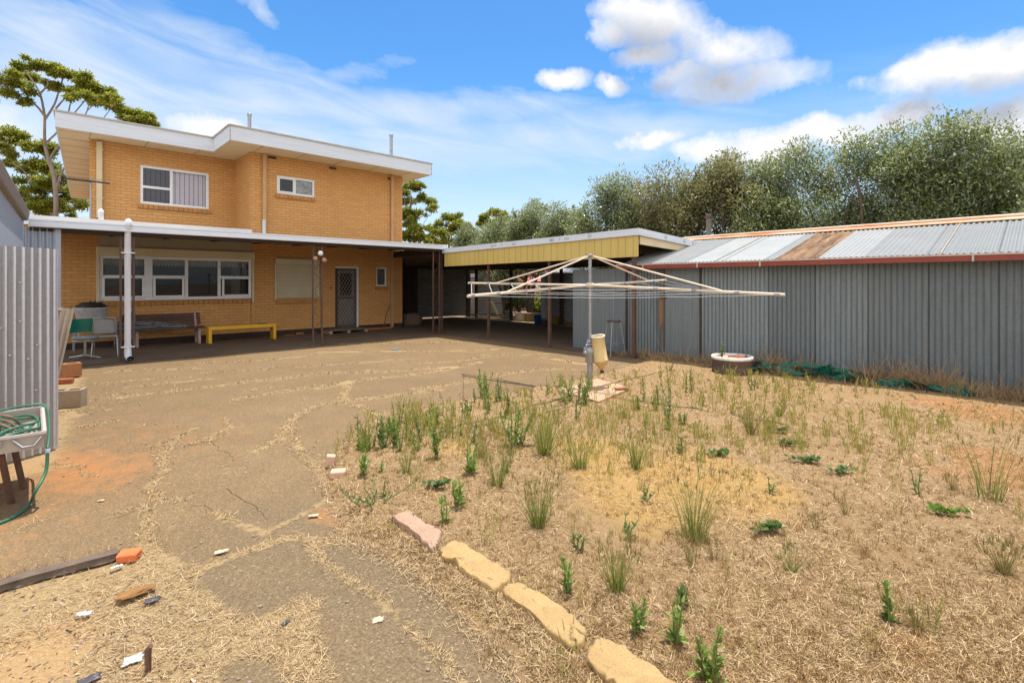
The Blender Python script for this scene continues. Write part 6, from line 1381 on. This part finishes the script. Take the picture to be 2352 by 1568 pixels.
# understorey plants in the yard behind the carport
def shrub(px, py, Yd, r, h, label, m, n=2600):
    p = D(px,py,Yd); t = thing('garden_shrub', label, 'shrub', (p.x,p.y,0), 0, 'shrubs behind the carport'); mb = MB(); cs = []; rs = []
    for k in range(9):
        e = Vector((rng.normal(0,r*.5),rng.normal(0,r*.5),rng.uniform(.3,1)*h)); limb(mb,(0,0,0),e,.03,.01,.2,4); cs.append(tuple(e)); rs.append(r*rng.uniform(.35,.6))
    a = Acc(); a.add(cloud(cs,rs,n,.10,.22,.35)); a.obj('foliage', m, t); mb.build('stem', BARK, t, org=(0,0,0))
shrub(1190,700,25.2,.6,.9,'dark green shrub growing beyond the white tub',GUMP); shrub(1240,700,26.5,.6,1.0,'green shrub left of the water tank',GUML); shrub(1150,690,29,1.0,2.3,'pale shrub behind the clad shed',GUMP); shrub(1290,640,27,1.2,2.8,'tall shrub behind the water tank',OLIVE); shrub(1080,690,33,1.6,3.0,'shrub beyond the carport posts',GUMP); shrub(1390,640,26,1.2,2.9,'shrub beyond the sheet screen',OLIVE); shrub(932,665,31,1.0,2.2,'bright shrub seen through the slatted gate',LG)

def gum(name, label, Yd, trunk, limbs, blobs, m, per=1000, bark=BARKP, lmin=.11, lmax=.24, r0=.12, spread=1.6, dome=True):
    """trunk and limbs are surveyed polylines at distance Yd, blobs are (px, py, radius px); depth is scattered"""
    b0 = D(*trunk[0],Yd); base = Vector((b0.x,b0.y,0)); t = thing(name, label, 'tree', base, 0, 'gum trees around the house'); mb = MB()
    P = [base]+[D(x,y,Yd) for x,y in trunk[1:]]; P = smooth(P,3); n = len(P); mb.tube([p-base for p in P],[r0*(1-.6*i/n) for i in range(n)],8)
    for li in limbs:
        r, pts = li[0], li[1:]; dz = rng.normal(0,spread*.4); Q = smooth([D(x,y,Yd+dz*i/len(pts)) for i,(x,y) in enumerate(pts)],3); n = len(Q); mb.tube([q-base for q in Q],[r*.6*(1-.65*i/n) for i in range(n)],6)
    cs = []; rs = []
    for (x,y,rp) in blobs:
        q = D(x,y,Yd+rng.normal(0,spread*.5))-base; r = rp*Yd/FPX; cs.append(tuple(q)); rs.append(r*.72)
        for k in range(3): cs.append((q.x+rng.normal(0,r*.6),q.y+rng.normal(0,r*.7),q.z+rng.normal(-.1,r*.3))); rs.append(r*rng.uniform(.3,.5))
    a = Acc(); a.add(cloud(cs,rs,per*len(blobs),lmin,lmax,.30,.88,dome,.25)); a.obj('crown', m, t); mb.build('trunk', bark, t, org=(0,0,0)); return t
gum('gum_tree','tall spreading gum tree with umbrella crown behind the left end of the house',27,[(128,495),(128,440),(112,370),(103,330),(103,268)],
  [(.11,(103,268),(80,240),(45,228),(20,222)),(.10,(103,268),(92,215),(70,180),(60,165)),(.10,(103,275),(125,240),(138,200),(150,165)),(.08,(128,250),(150,225),(175,205)),(.08,(103,330),(135,300),(155,265),(165,230),(190,200)),(.07,(150,285),(175,255),(200,225),(215,205)),(.06,(190,290),(200,255),(235,228)),(.09,(112,370),(140,330),(200,300),(270,290),(290,275)),(.05,(270,290),(310,280),(330,275)),(.05,(215,300),(235,275),(262,240)),(.07,(60,165),(45,155),(30,150)),(.12,(128,440),(140,400),(170,350)),(.08,(92,215),(110,195),(105,180)),(.05,(200,255),(205,230),(190,215))],
  [(42,151,14),(90,152,22),(118,160,22),(145,170,24),(170,180,24),(195,193,25),(218,205,24),(240,218,22),(258,228,20),(30,195,30),(22,218,22),(62,235,16),(75,180,20),(110,195,18),(130,200,16),(175,215,20),(200,222,18),(190,208,20),(228,235,18),(252,245,16),(270,240,13),(290,258,18),(315,265,22),(335,275,22),(300,280,18),(325,290,16),(345,270,14),(160,225,14)],GUML,1050)
gum('gum_tree','dark gum tree behind the outbuilding with a bent pale limb',30,[(128,500),(126,450),(118,400),(112,360)],
  [(.09,(126,450),(150,420),(165,400)),(.09,(126,458),(80,440),(60,400),(40,380),(15,372)),(.08,(118,400),(95,380),(60,372)),(.07,(128,470),(175,460),(205,445))],
  [(20,310,30),(40,325,24),(10,340,24),(60,335,16),(100,350,26),(120,340,20),(85,380,26),(60,395,24),(115,385,26),(135,410,24),(100,420,26),(75,440,22),(45,420,22),(130,440,26),(30,380,22),(95,465,26),(130,470,24),(160,455,24),(190,470,20),(75,480,26),(110,485,26),(150,485,22),(50,450,20),(200,450,14),(185,430,14),(165,435,16),(20,355,20)],GUML,1300)
gum('gum_tree','loose green gum tree rising past the right end of the house',40,[(938,560),(942,500),(945,450)],
  [(.10,(945,470),(960,450),(975,440)),(.08,(940,480),(965,500),(985,480),(998,470)),(.07,(942,500),(930,470),(930,440)),(.05,(960,540),(975,510),(985,495))],
  [(945,430,22),(962,425,14),(930,445,18),(938,465,20),(970,455,14),(985,463,14),(995,475,10),(985,482,10),(935,490,22),(950,500,18),(962,490,14),(940,520,24),(955,530,22),(930,545,24),(960,552,22),(915,500,20),(905,540,26),(890,550,22)],GUML,1100,lmin=.15,lmax=.3)
gum('gum_tree','low rounded gum tree beyond the corner of the verandah',46,[(1030,565),(1032,530),(1035,515)],[(.10,(1032,535),(1010,520),(995,515)),(.10,(1035,530),(1060,520),(1075,518))],
  [(1010,515,16),(1035,505,20),(1055,515,18),(1075,522,14),(995,528,18),(1015,540,22),(1040,535,22),(1065,540,18),(985,550,18),(1005,560,18),(1030,558,20),(1055,560,20),(1085,530,8),(1022,498,12)],GUML,1000,lmin=.16,lmax=.34)
gum('gum_tree','distant olive topped gum tree beyond the row of trees',44,[(1130,560),(1132,520)],[(.08,(1132,530),(1120,505),(1110,500))],[(1110,500,12),(1135,492,18),(1155,496,14),(1120,510,14),(1140,515,20),(1100,515,8)],GUML,1000,lmin=.16,lmax=.34)
# far belt of scrub closing the view
ac = Acc()
for (Y0,x0,x1_) in ((60,-75,75),):
    n = 150; xs = rng.uniform(x0,x1_,n); cs = np.stack([xs,Y0+rng.uniform(0,14,n),rng.uniform(.5,2.2,n)],1); ac.add(cloud(cs,rng.uniform(1.2,2.6,n),26000,.35,.7,.35))
tag(ac.obj('distant_scrub', GUMP),'far belt of green scrub along the horizon','scrub',kind='stuff')
SKY_SAT, SKY_VAL, SKY_HUE, SKY_STR, SUN_E, EXPO = 1.34, .60, .5, .15, 2.7, 1.15
CLOUD_HI, CLOUD_LO, VEIL, CIRC = (3.1,3.1,3.12), (1.5,1.6,1.85), (2.3,2.7,3.0), (2.5,2.75,3.0)
CLOUD_FILL = (5.2,5.2,5.3)
# ------------------------------------------------------------------ sky, sun, camera
SUN_EL, SUN_AZ = R(79), R(22)             # azimuth measured from +Y toward +X
world = bpy.data.worlds.new('World'); scene.world = world; world.use_nodes = True
nt = NT(world.node_tree); bg = world.node_tree.nodes['Background']
sky = nt.new('ShaderNodeTexSky'); sky.sky_type = 'NISHITA'; sky.sun_disc = False; sky.sun_elevation = SUN_EL; sky.sun_rotation = SUN_AZ; sky.air_density = 1.0; sky.dust_density = .4; sky.ozone_density = 2.0
tc = nt.new('ShaderNodeTexCoord'); dv = tc.outputs['Generated']
sp = nt.new('ShaderNodeSeparateXYZ'); nt.set(sp.inputs[0], dv); sx, sy, sz = sp.outputs
el = nt.math('ARCSINE', sz); az = nt.math('ARCTAN2', sx, sy)
hs = nt.new('ShaderNodeHueSaturation', Saturation=SKY_SAT, Value=SKY_VAL, Hue=SKY_HUE); nt.set(hs.inputs['Color'], sky.outputs[0]); skyc = hs.outputs[0]
# warp the cloud lookup so that edges billow
dn = nt.noise(dv, 7, 7, .62); dn2 = nt.noise(nt.mapping(dv,(1,1,1),(3.7,1.1,5.2)), 7, 7, .62); d3 = nt.noise(dv, 26, 5, .6)
warp = lambda n, k: nt.math('MULTIPLY', nt.math('SUBTRACT', n, .5), k)
def field(blobs, da=0.0, de=0.0, wa=.10, we=.09, tilt=None):
    azw = nt.math('ADD', nt.math('ADD', az, warp(dn, wa)), da); elw = nt.math('ADD', nt.math('ADD', el, warp(dn2, we)), de); out = None
    for (px, py, rx, ry, tl) in blobs:
        x, y = (px-CXP)/FPX, (HZ-py)/FPX; l = math.sqrt(1+x*x+y*y); a0, e0 = math.atan2(x,1), math.asin(y/l); ra, re = rx/FPX, ry/FPX
        u, v = nt.math('SUBTRACT', azw, a0), nt.math('SUBTRACT', elw, e0); c, s = math.cos(tl), math.sin(tl)
        uu = nt.math('ADD', nt.math('MULTIPLY', u, c/ra), nt.math('MULTIPLY', v, s/ra)); vv = nt.math('ADD', nt.math('MULTIPLY', u, -s/re), nt.math('MULTIPLY', v, c/re))
        q = nt.math('SUBTRACT', 1.0, nt.math('ADD', nt.math('MULTIPLY', uu, uu), nt.math('MULTIPLY', vv, vv))); out = q if out is None else nt.math('MAXIMUM', out, q)
    return out
CUM = [(1490,40,150,70,-.3),(1640,108,165,56,-.25),(1490,125,90,36,0),(1660,182,205,46,-.12),(1560,165,120,36,0),(1400,72,72,34,0),(1300,187,68,34,0),(1400,198,46,24,-.3),(2260,155,190,48,-.02),(2120,165,90,26,0),
       (2060,275,80,28,0),(2330,275,120,42,0),(1500,318,75,20,0),(1750,335,150,36,0),(1640,345,90,28,0),(1900,300,150,30,0),(500,305,90,26,0),(1250,300,1,1,0),
       (2900,120,260,70,0),(-500,200,300,80,0),(3400,260,200,60,0)]
M = field(CUM); M2 = field(CUM, 0, .05)
dens = nt.math('ADD', M, nt.math('ADD', warp(dn,2.0), warp(d3,.9))); cum = nt.ramp(dens, .02, .95)
ab = nt.math('ADD', M2, nt.math('ADD', warp(dn,1.6), warp(d3,.8)))
shade = nt.ramp(nt.math('ADD', ab, nt.math('MULTIPLY', warp(dn2,1.0), 1.0)), .15, 1.15)
ccol = nt.mix(shade, CLOUD_HI, CLOUD_LO)
# thin cirrus sheets
cv = nt.new('ShaderNodeCombineXYZ'); nt.set(cv.inputs[0], nt.math('ADD', nt.math('MULTIPLY', az, 2.2), nt.math('MULTIPLY', el, 1.6))); nt.set(cv.inputs[1], nt.math('ADD', nt.math('MULTIPLY', el, 9.0), nt.math('MULTIPLY', az, 1.1)))
cn = nt.noise(cv.outputs[0], 1.7, 8, .58, .7)
CIR = [(150,60,330,95,.0),(330,140,420,80,-.1),(620,165,300,42,-.12),(820,165,120,26,.25),(60,130,260,75,0),(520,240,330,40,0),(900,255,360,60,0),(1120,250,300,40,0),(650,290,400,50,0),(1330,310,420,70,0),(200,260,300,70,0),(1000,330,600,80,0),(600,15,60,25,-.6),(-600,150,500,160,0),(2800,300,500,90,0)]
C = field(CIR,0,0,.16,.06); cir = nt.math('MULTIPLY', nt.ramp(nt.math('ADD', C, warp(cn,3.4)), .10, 1.55), .85)
# pale veil low in the sky
veil = nt.math('MULTIPLY', nt.ramp(nt.math('ADD', el, warp(cn,.16)), .36, .04), .88)
col = nt.mix(veil, skyc, VEIL); col = nt.mix(cir, col, CIRC); col = nt.mix(cum, col, ccol)
fill_bank = nt.math('MULTIPLY', nt.ramp(nt.math('SUBTRACT', warp(dn,1.4), nt.math('ADD', sy, nt.math('MULTIPLY', sz, .15))), -.25, .35), nt.ramp(sz, .0, .12)); col = nt.mix(fill_bank, col, CLOUD_FILL)   # unseen bright cloud added behind the viewer to fill the shaded walls
up = nt.math('GREATER_THAN', sz, -.02)
nt.set(bg.inputs['Color'], nt.mix(up, (2.0,1.5,1.0,1), col)); bg.inputs['Strength'].default_value = SKY_STR
sun = bpy.data.lights.new('sun','SUN'); sun.energy = SUN_E; sun.angle = R(.53); sun.color = (1.0,.95,.87)
so_ = bpy.data.objects.new('sun', sun); COL.objects.link(so_)
sd_ = Vector((math.sin(SUN_AZ)*math.cos(SUN_EL), math.cos(SUN_AZ)*math.cos(SUN_EL), math.sin(SUN_EL))); so_.rotation_euler = sd_.to_track_quat('Z','Y').to_euler(); so_.location = sd_*60
cam = bpy.data.cameras.new('camera'); co = bpy.data.objects.new('camera', cam); COL.objects.link(co); scene.camera = co
co.location = (0,0,CAMZ); co.rotation_euler = (R(90),0,0); cam.sensor_width = 36; cam.lens = 36*FPX/2352; cam.shift_y = -(784-HZ)/2352; cam.clip_start = .05; cam.clip_end = 4000
vs = scene.view_settings; vs.view_transform = 'Standard'; vs.look = 'None'; vs.exposure = EXPO; vs.gamma = 1.0
scene.cycles.max_bounces = 6; scene.cycles.diffuse_bounces = 3; scene.cycles.glossy_bounces = 3; scene.cycles.transparent_max_bounces = 8; scene.cycles.transmission_bounces = 4
